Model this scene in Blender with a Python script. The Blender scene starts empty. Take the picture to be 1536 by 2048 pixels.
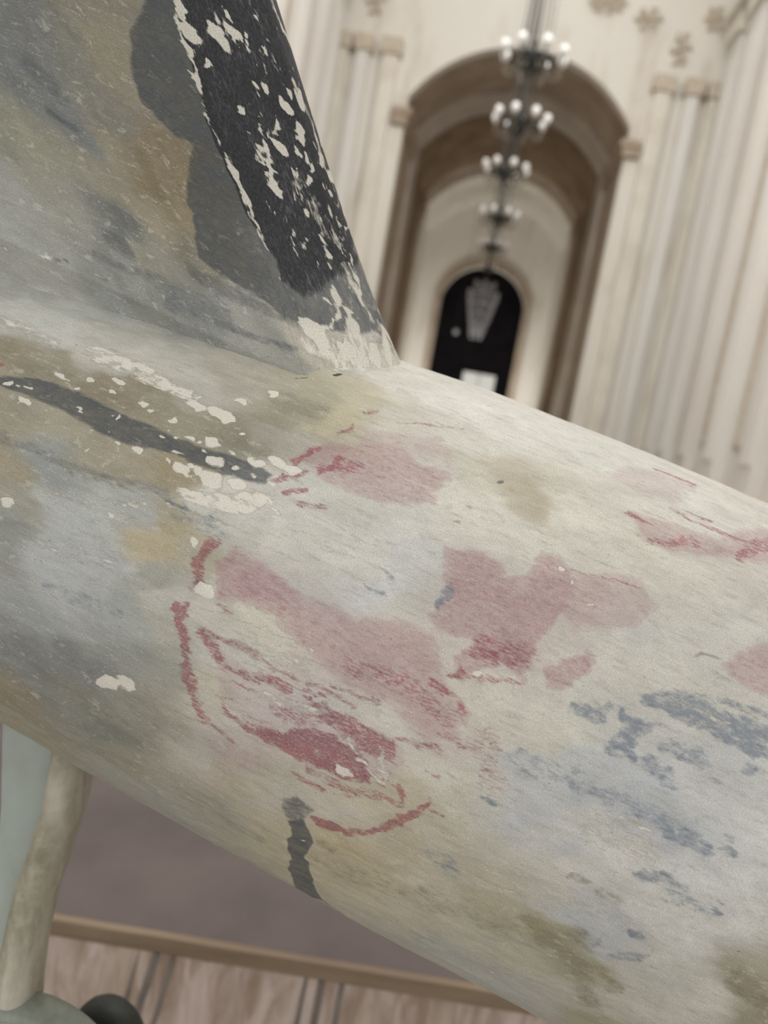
import bpy, bmesh, math, random
import numpy as np
from mathutils import Vector, Matrix
random.seed(4); PI = math.pi
C = bpy.context.scene.collection
SC = bpy.context.scene

# ------------------------------------------------------------------ camera, world, light, exposure
CAM = np.array(((0.9803864769739747, -0.18170389330614822, 0.07632857213354602),
                (0.09880788143093715, 0.11805617002137944, -0.9880788143093714),
                (0.1705267085640484, 0.9762409722385508, 0.13369444935763433)))   # rows: world axes in camera space
EYE = np.array((0.0, 0.0, 1.5))
cd = bpy.data.cameras.new('camera'); cam = bpy.data.objects.new('camera', cd); C.objects.link(cam)
cam.matrix_world = Matrix([list(CAM[0]) + [0], list(CAM[1]) + [0], list(CAM[2]) + [1.5], [0, 0, 0, 1]])
cd.sensor_fit = 'VERTICAL'; cd.sensor_height = 36; cd.sensor_width = 27; cd.lens = 1540 / 2048 * 36
cd.clip_start = 0.03; cd.clip_end = 300
cd.dof.use_dof = True; cd.dof.focus_distance = 0.60; cd.dof.aperture_fstop = 3.9
SC.camera = cam
w = bpy.data.worlds.new('overcast_sky'); SC.world = w; w.use_nodes = True
bg = w.node_tree.nodes['Background']; bg.inputs[0].default_value = (0.97, 0.975, 0.97, 1); bg.inputs[1].default_value = 1.05
SC.view_settings.view_transform = 'Standard'; SC.view_settings.look = 'None'; SC.view_settings.gamma = 1
SC.view_settings.use_curve_mapping = False; SC.view_settings.exposure = 0.25

def area(name, loc, target, sx, sy, watts, col=(1, 1, 1)):
    l = bpy.data.lights.new(name, 'AREA'); l.shape = 'RECTANGLE'; l.size = sx; l.size_y = sy; l.energy = watts; l.color = col
    o = bpy.data.objects.new(name, l); C.objects.link(o); o.location = loc
    o.rotation_euler = (Vector(target) - Vector(loc)).to_track_quat('-Z', 'Y').to_euler(); return o
area('hall_fill_left', (-6.9, 14, 19.4), (2, 20, 6), 22, 2.2, 2150, (1, 1, .99))  # added fill light for the hall; the wall has no window here
area('hall_fill_right', (6.9, 16, 19.4), (-2, 22, 6), 22, 2.2, 2150, (1, 1, .99))  # its added counterpart on the right, no window here either
for s_ in (-1, 1):
    area('passage_fill', (s_ * 3.6, 39, 1.0), (0, 40, 15), .5, 8, 120, (1, .96, .90))  # added fill lights that lighten the vault, not fittings of the passage
area('far_passage_fill', (0, 49.6, .4), (0, 55.2, 10), 7, 2, 470, (1, .98, .94))  # added fill light, laid low to brighten the end wall


# ------------------------------------------------------------------ helpers
def lin(c):
    return tuple(((v / 255) / 12.92 if v / 255 <= .04045 else ((v / 255 + .055) / 1.055) ** 2.4) for v in c)
def link(name, me, m=None, parent=None, smooth=False):
    o = bpy.data.objects.new(name, me); C.objects.link(o)
    if m: me.materials.append(m)
    if parent: o.parent = parent
    if smooth: me.polygons.foreach_set('use_smooth', [True] * len(me.polygons))
    return o
def obj(name, bm, m, parent=None, smooth=False):
    me = bpy.data.meshes.new(name); bm.normal_update(); bm.to_mesh(me); bm.free(); return link(name, me, m, parent, smooth)
def tag(o, label, cat, group=None, kind=None):
    o['label'] = label; o['category'] = cat
    if group: o['group'] = group
    if kind: o['kind'] = kind
    return o
def thing(name, label, cat, loc=(0, 0, 0), group=None):
    o = bpy.data.objects.new(name, None); C.objects.link(o); o.location = loc; o.empty_display_size = .1
    return tag(o, label, cat, group)
def struct(name, bm, m, parent=None, smooth=False):
    o = obj(name, bm, m, parent, smooth)
    if parent is None: o['kind'] = 'structure'
    return o
def box(bm, x0, x1, y0, y1, z0, z1, bev=0):
    v = [bm.verts.new(p) for p in ((x0,y0,z0),(x1,y0,z0),(x1,y1,z0),(x0,y1,z0),(x0,y0,z1),(x1,y0,z1),(x1,y1,z1),(x0,y1,z1))]
    for f in ((0,3,2,1),(4,5,6,7),(0,1,5,4),(1,2,6,5),(2,3,7,6),(3,0,4,7)): bm.faces.new([v[i] for i in f])
    if bev: 
        es = {e for q in v for e in q.link_edges}
        bmesh.ops.bevel(bm, geom=list(es), offset=bev, segments=2, affect='EDGES', profile=.6)
    return bm
def tube(bm, pts, rad, n=6, caps=True):
    pts = [Vector(p) for p in pts]; rad = rad if hasattr(rad, '__len__') else [rad] * len(pts); rings = []
    t0 = (pts[1] - pts[0]).normalized(); up = Vector((0, 0, 1)) if abs(t0.z) < .9 else Vector((1, 0, 0)); a = t0.cross(up).normalized()
    for i, p in enumerate(pts):
        t = (pts[min(i + 1, len(pts) - 1)] - pts[max(i - 1, 0)]).normalized()
        a = (a - t * a.dot(t)).normalized(); b = t.cross(a)
        rings.append([bm.verts.new(p + (a * math.cos(k * 2 * PI / n) + b * math.sin(k * 2 * PI / n)) * rad[i]) for k in range(n)])
    for r, s in zip(rings, rings[1:]):
        for k in range(n): bm.faces.new((r[k], r[(k + 1) % n], s[(k + 1) % n], s[k]))
    if caps: bm.faces.new(rings[0][::-1]); bm.faces.new(rings[-1])
    return bm
def lathe(bm, prof, n=24, c=(0, 0, 0), close=False):
    rings = []
    for r, z in prof:
        rings.append([bm.verts.new((c[0] + r * math.cos(k * 2 * PI / n), c[1] + r * math.sin(k * 2 * PI / n), c[2] + z)) for k in range(n)])
    for a, b in zip(rings, rings[1:] + ([rings[0]] if close else [])):
        for k in range(n): bm.faces.new((a[k], a[(k + 1) % n], b[(k + 1) % n], b[k]))
    if not close: bm.faces.new(rings[0][::-1]); bm.faces.new(rings[-1])
    return bm
def at(x, y, d):                                   # the world point seen at a spot of the frame, at depth d (metres)
    v = np.array(((x - 768) / 1540 * d, -(y - 1024) / 1540 * d, -d)); return Vector(CAM @ v + EYE)
def grid_mesh(name, V, closed_u=False):            # V: (nu, nv, 3)
    nu, nv = V.shape[:2]; me = bpy.data.meshes.new(name)
    iu = np.arange(nu if closed_u else nu - 1); iv = np.arange(nv - 1)
    A, B = np.meshgrid(iu, iv, indexing='ij'); A2 = (A + 1) % nu
    F = np.stack([A * nv + B, A2 * nv + B, A2 * nv + B + 1, A * nv + B + 1], -1).reshape(-1, 4)
    me.vertices.add(nu * nv); me.vertices.foreach_set('co', V.reshape(-1).astype('f'))
    me.loops.add(F.size); me.loops.foreach_set('vertex_index', F.reshape(-1).astype('i'))
    me.polygons.add(len(F)); me.polygons.foreach_set('loop_start', (np.arange(len(F)) * 4).astype('i'))
    me.update(calc_edges=True); me.polygons.foreach_set('use_smooth', np.ones(len(F), dtype=bool)); me.validate()
    return me

# ------------------------------------------------------------------ materials
def nodes(name, rough=.7, spec=.3):
    m = bpy.data.materials.new(name); m.use_nodes = True; nt = m.node_tree; b = nt.nodes['Principled BSDF']
    b.inputs['Roughness'].default_value = rough; b.inputs['Specular IOR Level'].default_value = spec
    return m, nt, b
def N(nt, t, **k):
    n = nt.nodes.new(t)
    for a, v in k.items():
        if a in n.inputs: n.inputs[a].default_value = v
        else: setattr(n, a, v)
    return n
def mixc(nt, fac, a, b):
    n = nt.nodes.new('ShaderNodeMix'); n.data_type = 'RGBA'
    for i, v in ((0, fac), (6, a), (7, b)):
        if hasattr(v, 'is_linked') or hasattr(v, 'links'): nt.links.new(v, n.inputs[i])
        elif i == 0: n.inputs[i].default_value = v
        else: n.inputs[i].default_value = (*v, 1) if len(v) == 3 else v
    return n.outputs[2]
def math_(nt, op, a, b=0.0, c=0.0, clamp=False):
    n = nt.nodes.new('ShaderNodeMath'); n.operation = op; n.use_clamp = clamp
    for i, v in enumerate((a, b, c)):
        if hasattr(v, 'links'): nt.links.new(v, n.inputs[i])
        else: n.inputs[i].default_value = v
    return n.outputs[0]
def mapped(nt, scale=(1, 1, 1), rot=(0, 0, 0), src='Object'):
    tc = nt.nodes.new('ShaderNodeTexCoord'); mp = nt.nodes.new('ShaderNodeMapping'); nt.links.new(tc.outputs[src], mp.inputs[0])
    mp.inputs['Scale'].default_value = scale; mp.inputs['Rotation'].default_value = rot; return mp.outputs[0]
def noise(nt, vec, scale, detail=4, rough=.6, dist=0):
    n = nt.nodes.new('ShaderNodeTexNoise'); n.inputs['Scale'].default_value = scale; n.inputs['Detail'].default_value = detail
    n.inputs['Roughness'].default_value = rough; n.inputs['Distortion'].default_value = dist; nt.links.new(vec, n.inputs['Vector']); return n.outputs[0]
def ramp(nt, v, lo, hi, a=0.0, b=1.0):
    n = nt.nodes.new('ShaderNodeMapRange'); nt.links.new(v, n.inputs[0])
    n.inputs[1].default_value = lo; n.inputs[2].default_value = hi; n.inputs[3].default_value = a; n.inputs[4].default_value = b; return n.outputs[0]
def bump(nt, b, h, strength=.3, dist=.01):
    n = nt.nodes.new('ShaderNodeBump'); n.inputs['Strength'].default_value = strength; n.inputs['Distance'].default_value = dist
    nt.links.new(h, n.inputs['Height']); nt.links.new(n.outputs[0], b.inputs['Normal'])
def plain(name, col, col2=None, scale=3, rough=.7, spec=.3, metal=0, stretch=(1, 1, 1), lo=.35, hi=.65, det=4, bmp=.15, bd=.01):
    m, nt, b = nodes(name, rough, spec); v = mapped(nt, stretch); n = noise(nt, v, scale, det)
    c2 = col2 or tuple(x * .85 for x in col)
    nt.links.new(mixc(nt, ramp(nt, n, lo, hi), lin(col), lin(c2)), b.inputs['Base Color']); b.inputs['Metallic'].default_value = metal
    if bmp: bump(nt, b, n, bmp, bd)
    return m

def paint_material(name='weathered_layered_paint', across=False):
    m, nt, b = nodes(name, .62, .28)
    uv = nt.nodes.new('ShaderNodeUVMap'); uv.uv_map = 'skin'           # metres along and around the skin
    def mp(sx, sy, ox=0, rot=0):
        q = nt.nodes.new('ShaderNodeMapping'); nt.links.new(uv.outputs[0], q.inputs[0])
        q.inputs['Scale'].default_value = (sy, sx, 1) if across else (sx, sy, 1); q.inputs['Location'].default_value = (ox, ox * 1.7, 0); q.inputs['Rotation'].default_value = (0, 0, rot); return q.outputs[0]
    flake = noise(nt, mp(1, 2.3), 150, 5, .68, .6)       # flaky scraped edges, drawn out along the body
    fine = noise(nt, mp(1, 2.6, 3), 420, 3, .7)
    grain = noise(nt, mp(1, 1.2, 7), 1150, 2, .6)
    soft = noise(nt, mp(1, 1.8, 5), 22, 4, .6, .8)
    mid = noise(nt, mp(1, 1.9, 17), 75, 5, .65, .4)
    scr = noise(nt, mp(1, 4.5, 23, .05), 130, 5, .7, .3)
    streak = noise(nt, mp(1, 7, 9, .06), 38, 4, .65)
    mix_n = math_(nt, 'ADD', math_(nt, 'MULTIPLY', flake, .6), math_(nt, 'MULTIPLY', fine, .4))
    chew = math_(nt, 'ADD', math_(nt, 'MULTIPLY', mid, .45), math_(nt, 'MULTIPLY', math_(nt, 'ADD', math_(nt, 'MULTIPLY', scr, .5), math_(nt, 'MULTIPLY', flake, .5)), .55))
    a0 = nt.nodes.new('ShaderNodeAttribute'); a0.attribute_name = 'ground'
    a1 = nt.nodes.new('ShaderNodeAttribute'); a1.attribute_name = 'coats'
    a2 = nt.nodes.new('ShaderNodeAttribute'); a2.attribute_name = 'scuffs'
    s1 = nt.nodes.new('ShaderNodeSeparateColor'); nt.links.new(a1.outputs['Color'], s1.inputs[0])
    s2 = nt.nodes.new('ShaderNodeSeparateColor'); nt.links.new(a2.outputs['Color'], s2.inputs[0])
    pink, red, slate, blue = s1.outputs[0], s1.outputs[1], s1.outputs[2], a1.outputs['Alpha']
    olive, white, black = s2.outputs[0], s2.outputs[1], s2.outputs[2]
    def cover(mask, gain=.9, sharp=.06, src=None):     # paint left where mask + noise passes a half
        v = math_(nt, 'ADD', mask, math_(nt, 'MULTIPLY', math_(nt, 'SUBTRACT', src or mix_n, .5), gain))
        return ramp(nt, v, .5 - sharp, .5 + sharp)
    # ground: mottled
    hsv = nt.nodes.new('ShaderNodeHueSaturation'); nt.links.new(a0.outputs['Color'], hsv.inputs['Color'])
    val = math_(nt, 'ADD', math_(nt, 'ADD', ramp(nt, soft, .3, .7, .88, 1.10), ramp(nt, mix_n, .3, .7, -.09, .09)), ramp(nt, mid, .3, .7, -.08, .10)); nt.links.new(val, hsv.inputs['Value'])
    col = hsv.outputs[0]
    thin = ramp(nt, math_(nt, 'ADD', math_(nt, 'MULTIPLY', streak, .6), math_(nt, 'MULTIPLY', flake, .4)), .53, .62, 0, .42)
    col = mixc(nt, thin, col, lin((150, 146, 124)))
    chalk = ramp(nt, math_(nt, 'ADD', math_(nt, 'MULTIPLY', streak, .5), math_(nt, 'MULTIPLY', fine, .5)), .44, .36, 0, .45)
    col = mixc(nt, chalk, col, lin((222, 219, 208)))
    col = mixc(nt, ramp(nt, mid, .56, .66, 0, .35), col, lin((152, 153, 146)))
    col = mixc(nt, ramp(nt, mid, .42, .34, 0, .35), col, lin((214, 211, 198)))
    pedge = ramp(nt, math_(nt, 'ADD', pink, math_(nt, 'MULTIPLY', math_(nt, 'SUBTRACT', math_(nt, 'ADD', math_(nt, 'MULTIPLY', mid, .5), math_(nt, 'MULTIPLY', mix_n, .5)), .5), 1.1)), .16, .34)
    pink = math_(nt, 'MULTIPLY', pedge, pink)
    col = mixc(nt, math_(nt, 'MULTIPLY', pink, math_(nt, 'MULTIPLY', ramp(nt, mix_n, .36, .6, .35, 1.0), ramp(nt, scr, .35, .6, .6, 1.0))), col, lin((156, 102, 112)))
    col = mixc(nt, math_(nt, 'MULTIPLY', cover(red, 2.0, .13, math_(nt, 'ADD', math_(nt, 'MULTIPLY', scr, .55), math_(nt, 'ADD', math_(nt, 'MULTIPLY', fine, .2), math_(nt, 'MULTIPLY', mid, .25)))), ramp(nt, fine, .3, .7, .45, .95)), col, mixc(nt, ramp(nt, soft, .4, .6), lin((134, 66, 84)), lin((152, 72, 82))))
    col = mixc(nt, math_(nt, 'MULTIPLY', cover(olive, 2.1, .2, chew), .6), col, lin((112, 105, 78)))
    col = mixc(nt, math_(nt, 'MULTIPLY', cover(blue, 2.2, .16, chew), .72), col, lin((104, 117, 132)))
    col = mixc(nt, math_(nt, 'MULTIPLY', cover(slate, 2.0, .22, chew), ramp(nt, math_(nt, 'ADD', math_(nt, 'MULTIPLY', soft, .5), math_(nt, 'MULTIPLY', mid, .5)), .36, .62, .96, .66)), col, mixc(nt, ramp(nt, soft, .35, .65), lin((76, 83, 89)), lin((60, 65, 71))))
    col = mixc(nt, math_(nt, 'MULTIPLY', cover(black, .9, .12), .96), col, mixc(nt, ramp(nt, fine, .45, .75), lin((40, 40, 43)), lin((78, 80, 84))))
    if across:                                         # the edge band is scuffed grey along its length and chipped to the ground coat
        scuff = math_(nt, 'MULTIPLY', ramp(nt, scr, .50, .68), ramp(nt, soft, .40, .62))
        col = mixc(nt, math_(nt, 'MULTIPLY', scuff, .65), col, lin((120, 122, 124)))
        white = math_(nt, 'ADD', white, math_(nt, 'MULTIPLY', ramp(nt, math_(nt, 'ADD', math_(nt, 'MULTIPLY', mid, .6), math_(nt, 'MULTIPLY', flake, .4)), .585, .66), .62))
    cw = cover(white, 1.7, .08, chew)
    col = mixc(nt, math_(nt, 'MULTIPLY', cw, .88), col, lin((224, 220, 208)))
    speck = math_(nt, 'MULTIPLY', ramp(nt, noise(nt, mp(1, 1.5, 13), 210, 2, .5), .74, .77), .7)
    col = mixc(nt, speck, col, lin((96, 94, 88)))
    pepper = ramp(nt, grain, .3, .7, .74, 1.26)
    h2 = nt.nodes.new('ShaderNodeHueSaturation'); nt.links.new(col, h2.inputs['Color']); nt.links.new(pepper, h2.inputs['Value'])
    nt.links.new(h2.outputs[0], b.inputs['Base Color'])
    hgt = math_(nt, 'ADD', math_(nt, 'MULTIPLY', mix_n, .9), math_(nt, 'MULTIPLY', cw, .8))
    hgt = math_(nt, 'ADD', hgt, math_(nt, 'MULTIPLY', grain, .35)); bump(nt, b, hgt, .7, .0011)
    nt.links.new(ramp(nt, mix_n, .3, .7, .5, .75), b.inputs['Roughness'])
    return m

# ------------------------------------------------------------------ the skin painter (masks on the skin's own metric coordinates)
def vnoise(x, y, seed):
    r = np.random.RandomState(seed); T = r.rand(256, 256); xi = np.floor(x).astype(int); yi = np.floor(y).astype(int)
    fx = x - xi; fy = y - yi; fx = fx * fx * (3 - 2 * fx); fy = fy * fy * (3 - 2 * fy)
    g = lambda a, b: T[a & 255, b & 255]
    return (g(xi, yi) * (1 - fx) + g(xi + 1, yi) * fx) * (1 - fy) + (g(xi, yi + 1) * (1 - fx) + g(xi + 1, yi + 1) * fx) * fy - .5
def fbm(x, y, seed, o=3):
    return sum(vnoise(x * 2 ** k, y * 2 ** k, seed + k) / 2 ** k for k in range(o))
PX = .00042                                            # metres of skin per unit of stroke width
def paint(me, U, W, spots, strokes):
    U = U.ravel(); W = W.ravel()
    wu = U + .008 * fbm(U / .04, W / .025, 1) + .0015 * fbm(U / .010, W / .006, 5)
    ww = W + .006 * fbm(U / .05, W / .025, 11) + .0014 * fbm(U / .010, W / .006, 15)
    ru = wu + .0048 * fbm(U / .007, W / .0045, 91, 3); rw = ww + .0026 * fbm(U / .007, W / .0045, 101, 3)   # ragged flake edges
    su = U + .03 * fbm(U / .05, W / .03, 31, 4); sw = W + .022 * fbm(U / .05, W / .03, 41, 4)
    acc = np.zeros((len(U), 3)); tot = np.zeros(len(U))
    for a, b_, r, g, bl in spots:
        d2 = ((su - a) * .8) ** 2 + (sw - b_) ** 2; k = 1 / (d2 + .009 ** 2) ** 2.4; k *= 1e-9
        acc += k[:, None] * np.array(lin((r, g, bl))); tot += k
    gcol = acc / tot[:, None]
    names = ['pink', 'red', 'slate', 'blue', 'olive', 'white', 'black']; M = {n: np.zeros(len(U)) for n in names}
    for layer, st, kind, wd, pts in strokes:
        qu, qw = (wu, ww) if layer in ('slate', 'black') else (ru, rw)
        p = np.array(pts); m = .03 if kind == 'L' else wd * PX * 2 + .01; m += wd * PX
        idx = np.nonzero((qu > p[:, 0].min() - m) & (qu < p[:, 0].max() + m) & (qw > p[:, 1].min() - m) & (qw < p[:, 1].max() + m))[0]
        if not len(idx): continue
        x = qu[idx]; y = qw[idx]; d = np.full(len(idx), 9.); inside = np.zeros(len(idx), bool); n = len(p)
        for i in range(n if kind == 'P' else n - 1):
            a = p[i]; c = p[(i + 1) % n]; e = c - a; L2 = max(e @ e, 1e-12)
            t = np.clip(((x - a[0]) * e[0] + (y - a[1]) * e[1]) / L2, 0, 1)
            d = np.minimum(d, np.hypot(x - a[0] - t * e[0], y - a[1] - t * e[1]))
            if kind == 'P' and a[1] != c[1]:
                inside ^= ((a[1] > y) != (c[1] > y)) & (x < (c[0] - a[0]) * (y - a[1]) / (c[1] - a[1]) + a[0])
        if kind == 'P': sd = np.where(inside, -d, d); f = wd * PX * (.7 if layer == 'pink' else 1)
        else: sd = d - wd * PX * .5; f = max(wd * PX * .34, .0014)
        k = np.clip(.5 - sd / (2 * f), 0, 1); k = k * k * (3 - 2 * k)
        if layer == 'pink': M[layer][idx] = np.maximum(M[layer][idx], st * k)
        else: M[layer][idx] = np.maximum(M[layer][idx], k * st)
    one = np.ones(len(U))
    for nm, ch in (('ground', (gcol[:, 0], gcol[:, 1], gcol[:, 2], one)), ('coats', (M['pink'], M['red'], M['slate'], M['blue'])), ('scuffs', (M['olive'], M['white'], M['black'], one))):
        at_ = me.attributes.new(nm, 'FLOAT_COLOR', 'POINT'); at_.data.foreach_set('color', np.stack(ch, -1).ravel().astype('f'))
    uvl = me.uv_layers.new(name='skin'); li = np.empty(len(me.loops), 'i'); me.loops.foreach_get('vertex_index', li)
    uvl.data.foreach_set('uv', np.stack([U[li], W[li]], -1).ravel().astype('f'))
BODY_SPOTS = [(-0.3994,0.2071,164,164,159),(-0.3368,0.2241,150,154,150),(-0.2542,0.2378,140,142,138),(-0.1841,0.2412,149,149,142),(-0.3669,0.1525,191,191,185),(-0.3368,0.144,195,193,188),(-0.2717,0.1405,194,191,182),(-0.2166,0.1388,194,191,182),(-0.2391,0.144,194,191,182),(-0.3018,0.1423,190,187,179),(-0.3468,0.1115,147,139,117),(-0.3118,0.1218,148,144,126),(-0.2642,0.1132,147,139,119),(-0.2241,0.1132,147,141,121),(-0.1966,0.161,176,172,159),(-0.134,0.1781,163,159,137),(-0.149,0.1559,148,144,126),(-0.1064,0.1951,187,179,157),(-0.1139,0.1678,182,174,148),(-0.0764,0.2429,204,200,189),(-0.0338,0.2497,210,207,199),(-0.1665,0.115,139,137,122),(-0.1966,0.115,148,144,126),(-0.144,0.132,158,155,142),(-0.1265,0.1405,170,166,154),(-0.2942,0.0689,163,157,140),(-0.2366,0.0723,162,155,136),(-0.1966,0.0774,160,148,123),(-0.2642,0.074,157,151,134),(-0.3243,0.0757,158,152,135),(-0.2817,0.0433,152,156,153),(-0.3018,0.0245,157,149,127),(-0.2867,0.0007,159,157,144),(-0.2842,-0.0283,150,151,146),(-0.2617,0.0177,180,183,179),(-0.2366,0.0245,182,185,181),(-0.2391,-0.0062,182,184,183),(-0.2467,-0.0403,180,182,181),(-0.2492,-0.0829,162,165,164),(-0.2041,-0.0403,174,176,174),(-0.2066,-0.013,178,180,178),(-0.1891,0.0177,184,172,144),(-0.1765,0.0348,176,166,139),(-0.1841,-0.0096,161,160,152),(-0.2016,0.0365,175,177,173),(-0.149,0.0433,189,187,178),(-0.1665,0.0109,175,168,151),(-0.129,0.057,204,201,192),(-0.0864,0.0638,207,204,195),(-0.1215,0.0808,204,201,193),(-0.154,0.0672,208,206,198),(-0.0413,0.0757,208,205,198),(-0.0288,0.0501,202,201,199),(-0.0113,0.0689,205,204,201),(-0.0714,0.103,198,195,186),(-0.0263,0.1081,206,203,195),(-0.0088,0.1201,212,208,196),(0.0363,0.1286,210,207,196),(0.0138,0.1388,210,207,196),(0.0338,0.1815,189,182,164),(0.0563,0.1661,177,168,148),(0.0088,0.1678,196,191,177),(0.0864,0.1661,212,208,196),(0.0588,0.1167,204,201,190),(-0.0013,0.1917,204,200,190),(0.0989,0.2651,207,204,196),(0.144,0.2463,204,201,193),(0.0538,0.2548,210,208,200),(0.0113,0.2378,210,207,199),(0.1866,0.2395,208,205,198),(0.2316,0.248,204,199,191),(0.1014,0.2037,203,198,188),(-0.0639,0.1866,201,196,184),(-0.0363,0.1713,198,192,183),(0.1265,0.1542,200,196,184),(0.2041,0.1695,195,190,181),(0.169,0.1388,198,194,184),(0.2091,0.1286,196,193,185),(0.1615,0.0894,195,192,186),(0.1891,0.0825,200,197,187),(0.1064,0.1525,202,198,187),(0.1064,0.0877,193,184,177),(0.0513,0.086,192,182,176),(0.0639,0.0535,192,182,175),(0.0113,0.045,196,192,184),(0.1966,0.1047,197,194,186),(0.1515,0.0672,202,198,188),(0.0639,0.0109,204,199,187),(0.0939,0.0245,205,201,190),(0.1189,0.0075,203,199,186),(0.0889,-0.0062,204,200,188),(0.179,0.0382,195,193,188),(0.2366,0.0314,196,196,193),(0.2216,0.0109,197,196,193),(0.144,-0.0028,189,190,189),(0.1139,-0.0164,194,194,191),(0.1515,-0.0198,182,185,186),(0.1816,-0.0062,186,188,189),(0.2116,-0.0096,178,182,184),(0.1089,-0.0454,198,195,185),(0.1465,-0.0471,196,194,189),(0.174,-0.0283,204,202,196),(0.2041,-0.0318,207,204,198),(0.1565,-0.0301,199,196,190),(0.129,-0.0437,187,188,189),(0.1615,-0.0471,187,189,190),(0.1891,-0.0556,201,198,192),(0.124,-0.0761,188,184,172),(0.2467,-0.0266,203,202,199),(0.2692,-0.001,205,204,201),(0.2316,-0.0659,199,196,190),(0.2792,-0.0522,206,204,199),(0.2692,-0.0795,204,202,196),(0.1615,-0.0761,195,191,180),(0.179,-0.0881,187,188,188),(0.2041,-0.0983,183,185,187),(0.1189,-0.1034,183,177,160),(0.149,-0.1273,172,167,144),(0.179,-0.1222,155,149,124),(0.2116,-0.1324,159,155,132),(0.179,-0.1478,176,172,154),(0.2141,-0.0812,183,183,180),(0.2592,-0.1136,187,185,176),(0.2967,-0.1136,198,196,185),(0.3068,-0.0863,162,156,138),(0.3293,-0.1017,149,143,126),(0.2667,-0.158,193,192,181),(0.2542,-0.187,160,157,134),(0.2166,-0.1802,180,178,166),(0.1966,-0.2075,177,177,172),(0.1415,-0.2006,170,170,163),(0.149,-0.1614,181,178,162),(0.1139,-0.1665,186,181,163),(0.0939,-0.1392,189,183,164),(0.0588,-0.1512,182,174,150),(0.0338,-0.1375,188,176,147),(0.0513,-0.3388,163,161,148),(0.0639,-0.1136,179,171,149),(0.0914,-0.0863,187,181,165),(0.0839,-0.0556,198,193,178),(-0.0188,-0.1734,182,174,151),(-0.0263,-0.3167,161,161,152),(-0.0614,-0.1751,163,161,148),(-0.0538,-0.1222,179,172,152),(-0.0338,-0.1068,185,180,165),(-0.0739,-0.1239,182,172,159),(-0.1064,-0.1648,163,161,148),(-0.124,-0.216,161,161,153),(-0.1515,-0.1614,152,150,134),(-0.1765,-0.1495,134,136,129),(-0.2191,-0.1512,137,137,131),(-0.2442,-0.1734,146,138,121),(-0.2592,-0.2331,160,156,140),(-0.2066,-0.1017,130,132,130),(-0.2141,-0.129,141,141,134),(-0.159,-0.1188,151,149,137),(-0.1265,-0.1119,166,161,149),(-0.1039,-0.1239,186,180,171),(-0.1565,-0.0591,161,161,152),(-0.2417,-0.1205,134,137,135),(-0.1765,-0.0608,150,152,147),(-0.1415,-0.071,161,159,150),(-0.159,-0.0215,191,188,180),(-0.1841,-0.042,166,169,165),(-0.1465,-0.0403,175,172,161),(-0.0864,-0.1102,187,180,173),(-0.0163,-0.1153,188,182,170),(0.0138,-0.1068,190,184,172),(-0.0538,-0.1,189,178,171),(-0.1039,-0.0386,204,201,193),(-0.0714,-0.0556,206,203,197),(-0.0413,-0.0488,204,200,195),(-0.1265,-0.0096,202,198,187),(-0.0789,-0.0028,208,204,190),(-0.0614,-0.0028,202,192,183),(-0.0939,0.0211,194,181,178),(-0.0288,0.0058,200,190,184),(-0.0614,0.0365,201,197,192),(0.0088,0.0041,200,190,183),(0.0488,-0.0147,202,192,183),(0.0188,0.0262,201,192,182),(0.0113,-0.0318,204,198,189),(0.0538,-0.0471,204,200,188),(0.0238,-0.0949,193,185,168),(0.0438,-0.0863,187,178,157),(-0.1089,-0.0676,193,188,174),(-0.3143,0.2719,141,142,136),(-0.4069,0.2702,159,159,153),(-0.3694,0.2702,140,141,135),(-0.4395,0.2787,164,165,159),(-0.2191,0.2412,157,156,150),(-0.159,0.2497,188,183,169),(-0.1189,0.318,203,200,191)]  # ground tones, with part of the body's shading kept in the colours
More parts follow.
